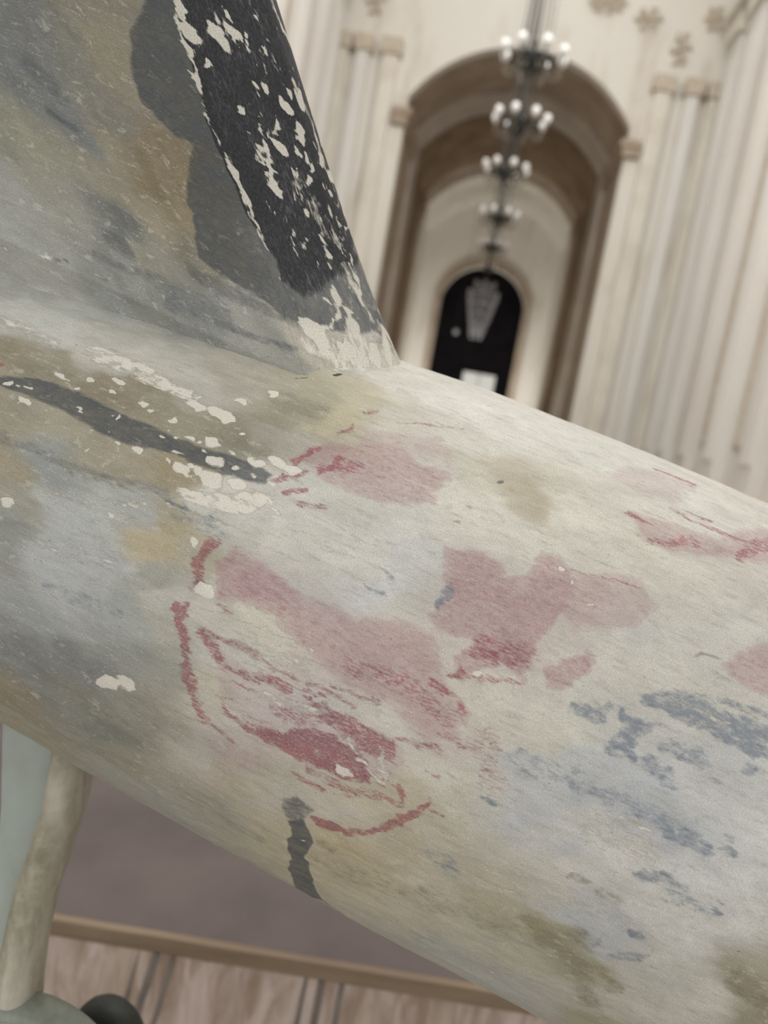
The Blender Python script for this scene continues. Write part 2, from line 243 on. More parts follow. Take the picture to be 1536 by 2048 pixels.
BODY_STROKES = [('pink',0.75,'P',14,[(-0.1315,0.0399),(-0.1064,0.0365),(-0.0789,0.0314),(-0.0664,0.0211),(-0.0814,0.0041),(-0.1114,0.0041),(-0.129,0.0007),(-0.134,0.0177)]),
 ('pink',0.6,'P',22,[(-0.0914,0.0297),(-0.0639,0.0314),(-0.0313,0.028),(0.0063,0.0399),(0.0288,0.028),(0.0488,0.0109),(0.0614,0.0024),(0.0639,-0.0181),(0.0438,-0.0283),(0.0163,-0.0181),(-0.0188,-0.0164),(-0.0538,-0.0062),(-0.0864,0.0007)]),
 ('pink',0.35,'P',20,[(-0.1164,-0.0283),(-0.0789,-0.0352),(-0.0338,-0.0352),(0.0288,-0.0352),(0.0488,-0.0539),(0.0088,-0.0795),(-0.0438,-0.0829),(-0.0839,-0.0744),(-0.1114,-0.0505)]),
 ('pink',0.3,'P',20,[(-0.1014,-0.1),(-0.0714,-0.0966),(-0.0388,-0.1),(-0.0488,-0.1171),(-0.0864,-0.1222)]),
 ('pink',0.65,'P',16,[(-0.1189,0.1252),(-0.1039,0.1423),(-0.0889,0.1542),(-0.0563,0.1695),(-0.0338,0.1559),(-0.0138,0.1559),(-0.0188,0.1252),(-0.0413,0.1132),(-0.0739,0.1098),(-0.0989,0.1098)]),
 ('pink',0.35,'P',22,[(-0.0964,0.1627),(-0.0313,0.1934),(-0.0088,0.1695),(-0.0538,0.161),(-0.0839,0.1525)]),
 ('pink',0.7,'P',12,[(-0.0013,0.0979),(0.0288,0.1047),(0.0463,0.1047),(0.0538,0.0979),(0.0664,0.1081),(0.0689,0.1235),(0.0864,0.1235),(0.1039,0.1081),(0.0964,0.086),(0.0889,0.0621),(0.0889,0.0365),(0.0689,0.0416),(0.0463,0.0211),(0.0388,0.0297),(0.0463,0.0467),(0.0188,0.0416),(0.0063,0.0484),(0.0163,0.0706)]),
 ('pink',0.45,'P',20,[(0.0864,0.1167),(0.1415,0.1388),(0.1615,0.1235),(0.1515,0.0996),(0.1089,0.0774),(0.0964,0.086)]),
 ('pink',0.75,'P',10,[(0.1014,0.0467),(0.1139,0.0638),(0.129,0.0723),(0.1315,0.0604),(0.1189,0.0433),(0.1064,0.0365)]),
 ('pink',0.65,'P',16,[(0.2116,0.0996),(0.2291,0.1218),(0.2592,0.144),(0.2642,0.0979),(0.2366,0.0945)]),
 ('pink',0.55,'P',18,[(0.1215,0.1917),(0.154,0.1951),(0.1966,0.2037),(0.2717,0.2634),(0.2592,0.2037),(0.2041,0.1866),(0.1615,0.1678),(0.1365,0.1678)]),
 ('pink',0.35,'P',24,[(0.0989,0.2293),(0.1465,0.2787),(0.2016,0.277),(0.164,0.2224),(0.1265,0.2122)]),
 ('red',0.62,'L',26,[(-0.1465,0.0348),(-0.149,0.0194),(-0.1465,0.0007)]),
 ('red',0.66,'L',22,[(-0.1465,-0.0164),(-0.139,-0.0301)]),
 ('red',0.6,'L',24,[(-0.139,-0.0301),(-0.129,-0.0556),(-0.1139,-0.0744)]),
 ('red',0.62,'L',24,[(-0.1139,-0.0744),(-0.0989,-0.0915)]),
 ('red',0.5,'L',12,[(-0.0964,-0.0915),(-0.0739,-0.0983)]),
 ('red',0.62,'L',18,[(0.0088,-0.1273),(0.0238,-0.1256),(0.0388,-0.1136),(0.0513,-0.0949),(0.0614,-0.0693)]),
 ('red',0.9,'L',22,[(0.0088,-0.1273),(0.0163,-0.1256)]),
 ('red',0.6,'L',12,[(0.0288,-0.0659),(0.0388,-0.0659),(0.0463,-0.0727),(0.0463,-0.0795)]),
 ('red',0.52,'L',16,[(-0.124,-0.0045),(-0.1139,-0.0062)]),
 ('red',0.62,'L',24,[(-0.1215,-0.0283),(-0.1089,-0.0386)]),
 ('red',0.56,'L',18,[(-0.124,-0.0266),(-0.1014,-0.0266),(-0.0839,-0.0249)]),
 ('red',0.52,'L',14,[(-0.1064,-0.0437),(-0.0764,-0.0403)]),
 ('red',0.56,'L',26,[(-0.0789,-0.0369),(-0.0563,-0.0369)]),
 ('red',0.5,'L',12,[(-0.0839,-0.0266),(-0.0438,-0.0266),(-0.0038,-0.0283)]),
 ('red',0.66,'P',8,[(-0.0964,-0.0625),(-0.0839,-0.0727),(-0.0714,-0.0761),(-0.0488,-0.0693),(-0.0313,-0.0556),(-0.0213,-0.0573),(0.0063,-0.0693),(0.0063,-0.0812),(-0.0113,-0.0829),(-0.0413,-0.0863),(-0.0714,-0.0846),(-0.0889,-0.0778)]),
 ('red',0.63,'P',8,[(-0.0388,-0.0591),(-0.0238,-0.0539),(-0.0013,-0.0556),(0.0163,-0.0591),(0.0263,-0.0761),(0.0063,-0.0829),(-0.0288,-0.0829),(-0.0463,-0.0795)]),
 ('red',0.6,'P',10,[(-0.0413,-0.0352),(-0.0088,-0.0352),(0.0263,-0.0369),(0.0363,-0.0556),(0.0088,-0.0591),(-0.0213,-0.0505),(-0.0388,-0.0471)]),
 ('red',0.5,'L',20,[(-0.0213,-0.0863),(0.0138,-0.0881),(0.0413,-0.0795)]),
 ('red',0.52,'L',16,[(-0.0263,-0.0966),(-0.0038,-0.0966)]),
 ('red',0.56,'L',14,[(-0.0288,-0.0215),(-0.0063,-0.0198),(0.0063,-0.0198)]),
 ('red',0.5,'L',40,[(-0.0563,-0.0556),(-0.0263,-0.0522)]),
 ('red',0.5,'L',20,[(0.0288,-0.0352),(0.0538,-0.0318)]),
 ('red',0.45,'L',40,[(-0.0238,-0.0045),(0.0138,-0.001),(0.0538,-0.0079)]),
 ('red',0.62,'L',16,[(-0.1189,0.115),(-0.1064,0.1371)]),
 ('red',0.66,'L',14,[(-0.0989,0.1132),(-0.0889,0.1354)]),
 ('red',0.6,'L',22,[(-0.124,0.0962),(-0.1114,0.1098)]),
 ('red',0.6,'L',16,[(-0.1139,0.086),(-0.1014,0.0996)]),
 ('red',0.55,'L',14,[(-0.1014,0.0842),(-0.0839,0.0894)]),
 ('red',0.52,'L',30,[(-0.0989,0.1184),(-0.0764,0.1337)]),
 ('red',0.6,'L',12,[(-0.1014,0.1576),(-0.0939,0.1661)]),
 ('red',0.55,'L',12,[(-0.0939,0.1832),(-0.0814,0.19)]),
 ('red',0.5,'L',10,[(-0.0639,0.19),(-0.0188,0.2122)]),
 ('red',0.66,'L',12,[(0.144,0.2736),(0.1665,0.2736),(0.1891,0.2719)]),
 ('red',0.62,'L',10,[(0.1215,0.1883),(0.144,0.1866)]),
 ('red',0.56,'L',16,[(0.159,0.2122),(0.2016,0.2122),(0.2442,0.2139)]),
 ('red',0.52,'L',30,[(0.144,0.1713),(0.1765,0.1866)]),
 ('red',0.52,'L',30,[(0.2141,0.1934),(0.2567,0.2378)]),
 ('red',0.58,'L',10,[(0.1715,0.2207),(0.1966,0.2207)]),
 ('red',0.5,'L',8,[(0.0814,0.1184),(0.144,0.1303)]),
 ('red',0.52,'L',14,[(0.0438,0.0211),(0.0864,0.0348)]),
 ('red',0.5,'L',50,[(0.0513,0.045),(0.0864,0.0501)]),
 ('red',0.6,'L',18,[(0.0438,0.0211),(0.0463,0.0262)]),
 ('red',0.6,'L',16,[(0.0538,0.0041),(0.0563,0.0024)]),
 ('red',0.55,'L',22,[(0.0313,0.0092),(0.0438,0.0092)]),
 ('red',0.7,'L',16,[(-0.3593,0.1047),(-0.3543,0.1047)]),
 ('red',0.42,'L',60,[(0.0764,-0.0096),(0.0989,-0.0318)]),
 ('red',0.45,'L',24,[(0.0513,-0.0198),(0.0764,-0.0198)]),
 ('slate',0.74,'P',6,[(-0.3543,0.0945),(-0.3293,0.1013),(-0.2917,0.103),(-0.2492,0.0996),(-0.2166,0.0979),(-0.1816,0.0996),(-0.149,0.0996),(-0.129,0.0996),(-0.129,0.0877),(-0.164,0.0808),(-0.1991,0.0808),(-0.2391,0.0791),(-0.2817,0.0808),(-0.3493,0.086)]),
 ('slate',0.42,'L',30,[(-0.3268,0.0433),(-0.2992,0.045),(-0.2692,0.0433),(-0.2241,0.0501),(-0.1966,0.0535)]),
 ('slate',0.5,'L',8,[(-0.2041,0.0484),(-0.149,0.0501)]),
 ('slate',0.92,'P',4,[(-0.0188,-0.1426),(-0.0038,-0.1324),(0.0038,-0.158),(0.0163,-0.1887),(0.0388,-0.2518),(0.0288,-0.3337),(-0.0013,-0.1853),(-0.0113,-0.1631)]),
 ('slate',0.6,'P',7,[(-0.0288,-0.1256),(-0.0188,-0.1136),(0.0013,-0.1171),(0.0013,-0.129),(-0.0063,-0.1392),(-0.0188,-0.1426)]),
 ('slate',0.45,'L',30,[(0.0388,-0.2518),(0.0689,-0.2911)]),
 ('slate',0.76,'P',6,[(-0.4119,0.3316),(-0.4144,0.3316),(-0.4069,0.3316),(-0.3944,0.3316),(-0.3744,0.3316),(-0.3543,0.3316),(-0.3368,0.3316),(-0.3393,0.3316),(-0.3268,0.3316),(-0.3118,0.3316),(-0.2917,0.3316),(-0.2692,0.3316),(-0.2341,0.3316),(-0.1866,0.3316),(-0.154,0.3316),(-0.1265,0.3316),(-0.0814,0.3316),(-0.2091,0.3316),(-0.3018,0.3316)]),
 ('slate',0.5,'L',26,[(-0.3043,0.3316),(-0.2517,0.3316),(-0.1966,0.3316)]),
 ('slate',0.5,'L',14,[(-0.2241,0.2429),(-0.1715,0.2446)]),
 ('slate',0.5,'L',16,[(-0.2442,0.2463),(-0.1841,0.2412)]),
 ('slate',0.45,'L',20,[(-0.3994,0.3316),(-0.3243,0.3316)]),
 ('slate',0.47,'L',40,[(-0.1365,0.2821),(-0.1089,0.3316)]),
 ('slate',0.45,'L',60,[(-0.2967,0.2753),(-0.2517,0.2787)]),
 ('slate',0.55,'L',10,[(-0.1465,0.0041),(-0.144,0.0024)]),
 ('blue',0.62,'P',10,[(0.1615,0.0587),(0.1841,0.0706),(0.2191,0.0723),(0.2692,0.0757),(0.2742,0.0587),(0.2492,0.0501),(0.2191,0.0518),(0.179,0.0501)]),
 ('blue',0.5,'P',10,[(0.169,0.0672),(0.2091,0.0791),(0.2667,0.0877),(0.2692,0.0757),(0.2216,0.0723),(0.1816,0.0655)]),
 ('blue',0.62,'P',8,[(0.1565,0.045),(0.1891,0.045),(0.1765,0.0348),(0.169,0.0228),(0.159,0.0262)]),
 ('blue',0.52,'P',8,[(0.1215,0.0365),(0.1515,0.0467),(0.1515,0.0331),(0.1415,0.028),(0.1265,0.028)]),
 ('blue',0.56,'L',34,[(0.1565,0.0211),(0.169,0.0228)]),
 ('blue',0.52,'L',40,[(0.1966,0.0348),(0.2166,0.0365)]),
 ('blue',0.52,'L',34,[(0.1841,0.0194),(0.2041,0.016)]),
 ('blue',0.4,'L',60,[(0.1064,-0.013),(0.1465,-0.0096),(0.1816,-0.0062)]),
 ('blue',0.48,'L',34,[(0.1465,-0.0113),(0.1816,-0.0062),(0.2116,-0.0079),(0.2366,-0.0096)]),
 ('blue',0.55,'L',36,[(0.2166,-0.0113),(0.2417,-0.0113)]),
 ('blue',0.6,'L',24,[(0.2116,-0.0454),(0.2291,-0.042),(0.2467,-0.0437)]),
 ('blue',0.42,'L',50,[(0.2391,-0.0488),(0.2717,-0.0454)]),
 ('blue',0.85,'L',14,[(0.2692,-0.0471),(0.2717,-0.0471)]),
 ('blue',0.55,'L',20,[(0.2542,-0.0045),(0.2617,-0.0045)]),
 ('blue',0.55,'L',20,[(0.2442,0.045),(0.2517,0.045)]),
 ('blue',0.6,'L',12,[(0.0964,-0.0454),(0.1064,-0.0471)]),
 ('blue',0.6,'L',22,[(0.0113,0.0604),(0.0188,0.0723)]),
 ('blue',0.55,'L',26,[(0.2316,-0.1136),(0.2442,-0.1017)]),
 ('blue',0.55,'L',20,[(0.2316,-0.0863),(0.2366,-0.0881)]),
 ('blue',0.5,'L',12,[(0.2492,0.0041),(0.2567,0.0041)]),
 ('blue',0.5,'L',10,[(-0.0338,0.0655),(-0.0263,0.0638)]),
 ('blue',0.9,'L',6,[(0.164,-0.1136),(0.164,-0.1136)]),
 ('blue',0.42,'L',50,[(0.0814,-0.1017),(0.1014,-0.1102)]),
 ('blue',0.4,'L',40,[(-0.2417,-0.0505),(-0.1891,-0.0454)]),
 ('blue',0.42,'L',60,[(-0.1891,0.045),(-0.1465,0.045)]),
 ('olive',0.5,'L',50,[(0.1665,-0.1171),(0.1916,-0.1307),(0.2216,-0.1392),(0.2467,-0.1734)]),
 ('olive',0.52,'L',40,[(0.1991,-0.1102),(0.2116,-0.1136)]),
 ('olive',0.55,'L',60,[(0.3093,-0.0846),(0.3468,-0.0949)]),
 ('olive',0.5,'L',30,[(0.2291,-0.1307),(0.2517,-0.1409)]),
 ('olive',0.62,'L',14,[(0.174,-0.0676),(0.1866,-0.0659)]),
 ('olive',0.5,'L',26,[(0.1991,-0.0693),(0.2116,-0.0693)]),
 ('olive',0.7,'L',8,[(0.1941,0.0979),(0.2116,0.1047)]),
 ('olive',0.5,'L',30,[(0.0113,-0.1495),(0.0213,-0.1495)]),
 ('olive',0.45,'L',60,[(-0.1816,0.1115),(-0.1465,0.115)]),
 ('olive',0.42,'L',90,[(-0.2241,-0.1239),(-0.1415,-0.1409)]),
 ('olive',0.4,'L',70,[(0.0113,-0.1751),(0.0789,-0.1529)]),
 ('olive',0.4,'L',70,[(0.0964,-0.1444),(0.159,-0.1375)]),
 ('olive',0.42,'L',50,[(-0.3318,0.1064),(-0.2517,0.1098)]),
 ('olive',0.4,'L',60,[(-0.154,0.1661),(-0.1215,0.1661)]),
 ('olive',0.42,'L',40,[(-0.1039,-0.1785),(-0.0288,-0.1853)]),
 ('white',0.85,'L',26,[(-0.2091,0.1303),(-0.2016,0.1286)]),
 ('white',0.85,'L',30,[(-0.1916,0.132),(-0.1841,0.1303)]),
 ('white',0.85,'L',17,[(-0.1816,0.1047),(-0.1765,0.1047)]),
 ('white',0.85,'L',16,[(-0.1941,0.074),(-0.1891,0.074)]),
 ('white',0.85,'L',18,[(-0.1816,0.0774),(-0.179,0.0774)]),
 ('white',0.85,'L',24,[(-0.174,0.0894),(-0.169,0.0894)]),
 ('white',0.85,'L',20,[(-0.154,0.0791),(-0.149,0.0791)]),
 ('white',0.85,'L',18,[(-0.1465,0.1013),(-0.1415,0.1013)]),
 ('white',0.85,'L',26,[(-0.134,0.1098),(-0.129,0.1098)]),
 ('white',0.85,'L',22,[(-0.1215,0.1098),(-0.1164,0.1098)]),
 ('white',0.85,'L',10,[(-0.2366,0.1115),(-0.2341,0.1115)]),
 ('white',0.85,'L',12,[(-0.2467,0.1132),(-0.2442,0.1132)]),
 ('white',0.85,'L',12,[(-0.2717,0.1252),(-0.2667,0.1252)]),
 ('white',0.85,'L',10,[(-0.3118,0.1115),(-0.3068,0.1098)]),
 ('white',0.85,'L',10,[(-0.2717,0.1132),(-0.2692,0.1132)]),
 ('white',0.85,'L',10,[(-0.2892,0.1167),(-0.2867,0.1167)]),
 ('white',0.85,'L',8,[(-0.2967,0.1064),(-0.2942,0.1064)]),
 ('white',0.85,'L',12,[(-0.3418,0.0911),(-0.3393,0.0911)]),
 ('white',0.85,'L',16,[(-0.3268,0.0791),(-0.3218,0.0791)]),
 ('white',0.85,'L',18,[(-0.1615,0.1678),(-0.159,0.1695)]),
 ('white',0.85,'L',16,[(-0.1866,0.1525),(-0.1816,0.1525)]),
 ('white',0.85,'L',10,[(-0.2266,0.0774),(-0.2241,0.0774)]),
 ('white',0.85,'L',10,[(-0.159,0.0297),(-0.1565,0.0297)]),
 ('white',0.85,'L',30,[(-0.179,-0.1017),(-0.1715,-0.1)]),
 ('white',0.85,'L',26,[(-0.164,-0.0949),(-0.159,-0.0949)]),
 ('white',0.85,'L',20,[(0.0013,-0.0744),(0.0063,-0.0744)]),
 ('white',0.85,'L',8,[(0.0964,0.1115),(0.0964,0.1115)]),
 ('white',0.85,'L',7,[(0.1139,0.1013),(0.1164,0.103)]),
 ('white',0.85,'L',30,[(-0.1715,0.0757),(-0.1665,0.0757)]),
 ('white',0.85,'L',26,[(-0.144,0.0007),(-0.1365,0.0024)]),
 ('white',0.85,'L',12,[(-0.2166,0.1115),(-0.2141,0.1115)]),
 ('white',0.85,'L',10,[(-0.169,0.1235),(-0.1665,0.1235)]),
 ('white',0.85,'L',10,[(-0.1891,0.0791),(-0.1866,0.0791)]),
 ('white',0.85,'L',7,[(-0.0063,-0.1563),(-0.0063,-0.1563)]),
 ('white',0.85,'L',8,[(0.0839,0.1184),(0.0864,0.1184)]),
 ('white',0.85,'L',12,[(0.0563,0.0297),(0.0588,0.0297)]),
 ('white',0.85,'L',20,[(-0.2967,-0.0028),(-0.2917,-0.0028)]),
 ('white',0.85,'L',9,[(0.1765,-0.2006),(0.179,-0.2006)]),
 ('white',0.62,'P',10,[(-0.1916,0.0638),(-0.164,0.0672),(-0.134,0.0825),(-0.1164,0.0791),(-0.129,0.0604),(-0.154,0.0535),(-0.1816,0.0535)]),
 ('white',0.58,'P',10,[(-0.3118,0.1491),(-0.2892,0.1593),(-0.2517,0.1508),(-0.2066,0.144),(-0.2041,0.132),(-0.2366,0.1286),(-0.2742,0.132),(-0.2967,0.1337)]),
 ('white',0.5,'L',30,[(-0.3819,0.1457),(-0.3268,0.1423)]),
 ('white',0.5,'L',20,[(-0.2341,0.0297),(-0.2116,0.0382)]),
 ('white',0.5,'L',8,[(-0.2291,0.0228),(-0.2191,0.0075)]),
 ('white',0.45,'L',50,[(-0.0989,-0.0249),(-0.0563,-0.0181)]),
 ('white',0.5,'L',26,[(-0.0714,-0.0505),(-0.0288,-0.042)]),
 ('white',0.6,'L',6,[(-0.1365,-0.0113),(-0.0538,-0.0028)]),
 ('white',0.45,'L',60,[(0.169,-0.0318),(0.2091,-0.0301)]),
 ('white',0.55,'L',12,[(0.1841,-0.0181),(0.2066,-0.0198)]),
 ('white',0.55,'L',8,[(-0.0063,-0.0539),(0.0288,-0.0693)]),
 ('white',0.55,'L',14,[(0.0188,-0.0488),(0.0313,-0.0676)]),
 ('white',0.5,'L',10,[(-0.0664,-0.0693),(-0.0664,-0.0846)]),
 ('white',0.52,'L',16,[(-0.0864,0.2873),(-0.0163,0.3043),(0.0664,0.3197),(0.159,0.2992),(0.2567,0.2787)]),  # bright rim of light along the body's upper edge, put in as white paint
 ('white',0.5,'L',10,[(0.1816,0.0621),(0.2266,0.0638)]),
 ('white',0.5,'L',8,[(-0.2016,0.045),(-0.144,0.0501)]),
 ('white',0.4,'L',60,[(-0.2667,-0.0283),(-0.2066,-0.0079)]),
 ('white',0.4,'L',60,[(-0.2642,0.016),(-0.2141,0.0211)]),
 ('white',0.9,'L',30,[(-0.1565,0.2873),(-0.149,0.2651)]),
 ('white',0.9,'L',24,[(-0.139,0.2924),(-0.1315,0.2702)]),
 ('white',0.9,'L',30,[(-0.1215,0.3316),(-0.1139,0.2958)]),
 ('white',0.9,'L',20,[(-0.1089,0.3316),(-0.1064,0.3316)]),
 ('white',0.9,'L',20,[(-0.0989,0.3146),(-0.0939,0.289)]),
 ('white',0.9,'L',22,[(-0.1816,0.3316),(-0.179,0.3316)]),
 ('white',0.9,'L',24,[(-0.1715,0.3316),(-0.1665,0.318)]),
 ('white',0.6,'L',10,[(-0.149,0.3316),(-0.124,0.3316),(-0.1064,0.3316),(-0.0939,0.3316)]),
 ('white',0.66,'L',10,[(-0.169,0.3316),(-0.1615,0.3316),(-0.1665,0.3316)]),
 ('white',0.5,'P',14,[(-0.1866,0.3316),(-0.1615,0.3316),(-0.1465,0.3316),(-0.0989,0.3316),(-0.0814,0.2838),(-0.1089,0.2275),(-0.1365,0.2156),(-0.154,0.2583),(-0.174,0.2668)]),
 ('white',0.42,'L',40,[(-0.1515,0.3316),(-0.1064,0.3316)]),
 ('black',0.9,'L',7,[(-0.124,0.2173),(-0.1189,0.2224)]),
 ('black',0.62,'L',6,[(-0.1565,0.1951),(-0.1465,0.202)]),
 ('black',0.6,'L',8,[(-0.1315,0.3316),(-0.0964,0.3316)]),
 ('slate',0.66,'L',7,[(-0.3994,0.2651),(-0.3869,0.2634)]),
 ('slate',0.62,'L',8,[(-0.3493,0.2531),(-0.3418,0.2566)]),
 ('slate',0.6,'L',9,[(-0.2291,0.2446),(-0.2166,0.2463)]),
 ('slate',0.5,'L',5,[(-0.1866,0.2497),(-0.164,0.248)]),
 ('white',0.5,'L',9,[(-0.4495,0.2634),(-0.4245,0.2685),(-0.4019,0.2702)]),
 ('white',0.45,'L',7,[(-0.3644,0.26),(-0.2842,0.2344)]),
 ('black',0.8,'L',5,[(0.2942,-0.0659),(0.2942,-0.0659)]),
 ('slate',0.7,'L',8,[(0.0238,0.1678),(0.0263,0.1695)]),
 ('slate',0.7,'L',6,[(0.0063,0.1354),(0.0088,0.1337)]),
 ('olive',0.6,'L',6,[(-0.0013,0.1184),(0.0063,0.1201)]),
 ('red',0.593094034053246,'L',8.699492873699654,[(0.0038,-0.0659),(0.0213,-0.0676)]),
 ('red',0.5578769463764309,'L',9.504502458753112,[(-0.0989,-0.0505),(-0.0814,-0.0505)]),
 ('red',0.5488729425513721,'L',5.0655709479445115,[(-0.0338,-0.0369),(-0.0213,-0.0369)]),
 ('red',0.4991525054829646,'L',8.985734957156023,[(-0.0463,-0.0778),(-0.0313,-0.0761)]),
 ('red',0.5845685693669138,'L',6.047281912475589,[(-0.0113,-0.0301),(-0.0063,-0.0301)]),
 ('red',0.59537735867401,'L',7.696117344354053,[(0.0664,-0.0727),(0.0739,-0.0727)]),
 ('red',0.5959877174780635,'L',9.468708387882392,[(-0.0588,-0.0795),(-0.0438,-0.0778)]),
 ('red',0.48781676560508114,'L',6.506795503847313,[(-0.0513,-0.0335),(-0.0438,-0.0335)]),
 ('red',0.5171949517923754,'L',9.092590373235353,[(-0.0989,-0.0642),(-0.0889,-0.0642)]),
 ('red',0.4868401115442948,'L',9.875497815721175,[(-0.0513,-0.0505),(-0.0363,-0.0505)]),
 ('red',0.5745285964776521,'L',6.830922379209303,[(0.0263,-0.071),(0.0338,-0.071)]),
 ('red',0.59462158795094,'L',5.982608352565041,[(-0.1114,-0.0266),(-0.1039,-0.0266)]),
 ('red',0.5225751846069494,'L',7.6235091034656,[(0.0588,-0.0761),(0.0689,-0.0778)]),
 ('red',0.5831633183025096,'L',5.183157899714137,[(-0.0789,-0.0676),(-0.0614,-0.0693)]),
 ('red',0.5901704622639974,'L',6.699797633129223,[(-0.0914,-0.0437),(-0.0764,-0.0437)]),
 ('red',0.5012973330605986,'L',5.390981161102867,[(-0.0188,-0.0403),(-0.0088,-0.0403)]),
 ('red',0.4858262596258147,'L',9.933495543921337,[(0.0213,-0.0812),(0.0288,-0.0812)]),
 ('red',0.5791554614158352,'L',7.2783255074533235,[(-0.0438,-0.0369),(-0.0288,-0.0369)]),
 ('red',0.5392277038104999,'L',9.19214640584066,[(-0.0839,-0.0778),(-0.0789,-0.0778)]),
 ('red',0.5745611459736428,'L',5.5331530484862945,[(0.0263,-0.0778),(0.0413,-0.0778)]),
 ('red',0.5343785896199971,'L',9.996499740347339,[(-0.0714,-0.0744),(-0.0614,-0.0744)]),
 ('red',0.5675406023720224,'L',7.395212250725758,[(0.0538,-0.0488),(0.0639,-0.0488)]),
 ('red',0.5986065240488218,'L',9.799079417414823,[(-0.0463,-0.0318),(-0.0338,-0.0318)]),
 ('red',0.5126772160963823,'L',8.910094855282475,[(-0.0263,-0.042),(-0.0188,-0.0437)]),
 ('red',0.5633516099341073,'L',8.320092224863117,[(-0.0363,-0.0693),(-0.0213,-0.0693)]),
 ('red',0.5382822268589065,'L',8.848737365788095,[(-0.0388,-0.0642),(-0.0288,-0.0642)]),
 ('white',0.7949076447903723,'L',6.903304131769463,[(-0.2592,0.0638),(-0.2592,0.0621)]),
 ('white',0.8014928771712297,'L',6.314694944352899,[(-0.2191,0.0928),(-0.2166,0.0928)]),
 ('white',0.70436535240831,'L',7.220315364956178,[(-0.1866,0.0723),(-0.1841,0.0723)]),
 ('white',0.8528638761620366,'L',8.349556262305807,[(-0.1565,0.0911),(-0.154,0.0911)]),
 ('white',0.7554418291342069,'L',6.64670040384698,[(-0.1164,0.0706),(-0.1139,0.0706)]),
 ('white',0.7431716798607816,'L',7.457127924220142,[(-0.1465,0.0689),(-0.144,0.0689)]),
 ('white',0.8341114884679575,'L',6.904226501153975,[(-0.1816,0.0962),(-0.179,0.0962)]),
 ('white',0.8324114237736049,'L',7.18433334196754,[(-0.2391,0.0774),(-0.2366,0.0774)]),
 ('white',0.7323205246569331,'L',7.2505853168943055,[(-0.3343,0.0911),(-0.3318,0.0911)]),
 ('white',0.6125585116143563,'L',6.35792752279937,[(-0.1816,0.0791),(-0.1816,0.0791)]),
 ('white',0.6952052525460284,'L',4.907736066082935,[(-0.3293,0.0928),(-0.3268,0.0928)]),
 ('white',0.714089655121842,'L',7.0589697536817555,[(-0.3268,0.0791),(-0.3243,0.0791)]),
 ('white',0.6001981847372361,'L',6.026878742579616,[(-0.2717,0.0638),(-0.2717,0.0638)]),
 ('white',0.8494110179258355,'L',5.869398279650907,[(-0.2517,0.0962),(-0.2492,0.0945)]),
 ('white',0.763566258950489,'L',5.696866562631089,[(-0.2066,0.0979),(-0.2041,0.0979)]),
 ('white',0.7257305780259731,'L',8.064949250367288,[(-0.1215,0.0757),(-0.1189,0.0757)]),
 ('white',0.7787812926979654,'L',6.819295692333254,[(-0.2592,0.0945),(-0.2567,0.0945)]),
 ('white',0.7053348246691398,'L',8.467334995480572,[(-0.124,0.0825),(-0.124,0.0825)]),
 ('white',0.7845504117148152,'L',4.703502421283714,[(-0.3068,0.0757),(-0.3043,0.0757)]),
 ('white',0.7295051380470703,'L',5.131679322325073,[(-0.144,0.0911),(-0.1415,0.0894)]),
 ('white',0.888341729018758,'L',8.568736335598953,[(-0.1265,0.0911),(-0.124,0.0911)]),
 ('white',0.7488916514465249,'L',6.0774585761007405,[(-0.2667,0.0621),(-0.2642,0.0604)]),
 ('white',0.6859195056780236,'L',6.384678498796184,[(-0.1215,0.0877),(-0.1215,0.086)]),
 ('white',0.6879309297501516,'L',7.908531484620282,[(-0.1991,0.086),(-0.1966,0.086)]),
 ('white',0.6821362858492249,'L',8.67626565971516,[(-0.3293,0.0757),(-0.3268,0.0774)]),
 ('white',0.6464296968015796,'L',8.944126020585323,[(-0.2842,0.0894),(-0.2817,0.0877)]),
 ('white',0.7934629884291029,'L',7.01926862003877,[(-0.2016,0.0842),(-0.1991,0.0842)]),
 ('white',0.6902069276921766,'L',6.667489599735561,[(-0.3018,0.0689),(-0.2992,0.0672)]),
 ('white',0.7393010221788989,'L',5.8051969141424244,[(-0.2667,0.0791),(-0.2642,0.0791)]),
 ('white',0.6757268843499457,'L',6.278068612729492,[(-0.2141,0.1013),(-0.2116,0.1013)]),
 ('white',0.6043681549199011,'L',7.891913324875052,[(-0.1415,0.0842),(-0.139,0.0842)]),
 ('white',0.7896706036825428,'L',6.409395309488955,[(-0.2041,0.0757),(-0.2016,0.0757)]),
 ('white',0.8555704162708135,'L',4.98234079401557,[(-0.2517,0.086),(-0.2492,0.0842)]),
 ('white',0.8508835896921749,'L',7.4731074340268115,[(-0.1615,0.1013),(-0.159,0.1013)]),
 ('white',0.8732026852167041,'L',4.713420888984554,[(-0.2642,0.0689),(-0.2617,0.0689)]),
 ('white',0.6992211018605785,'L',4.767638736425368,[(-0.2141,0.0825),(-0.2116,0.0825)]),
 ('white',0.6690057775390256,'L',8.097968678369977,[(-0.1665,0.1013),(-0.164,0.1013)]),
 ('white',0.8167795757114951,'L',8.893429952439092,[(-0.1991,0.1013),(-0.1941,0.1013)]),
 ('white',0.8526187914364558,'L',5.096160546487402,[(-0.1891,0.1013),(-0.1866,0.1013)]),
 ('white',0.640387766794979,'L',5.462464545137208,[(-0.1265,0.0791),(-0.1215,0.0791)]),
 ('white',0.4587396314808179,'L',4.065694020821262,[(-0.0939,-0.0352),(-0.0764,-0.0352)]),
 ('olive',0.4574829618948954,'L',5.8762785389406265,[(0.0914,-0.0386),(0.1164,-0.0369)]),
 ('white',0.46188691065381504,'L',6.4273822084150325,[(0.1991,-0.0829),(0.2091,-0.0829)]),
 ('olive',0.4679702081579604,'L',4.473621210124687,[(0.0338,0.0262),(0.0538,0.0262)]),
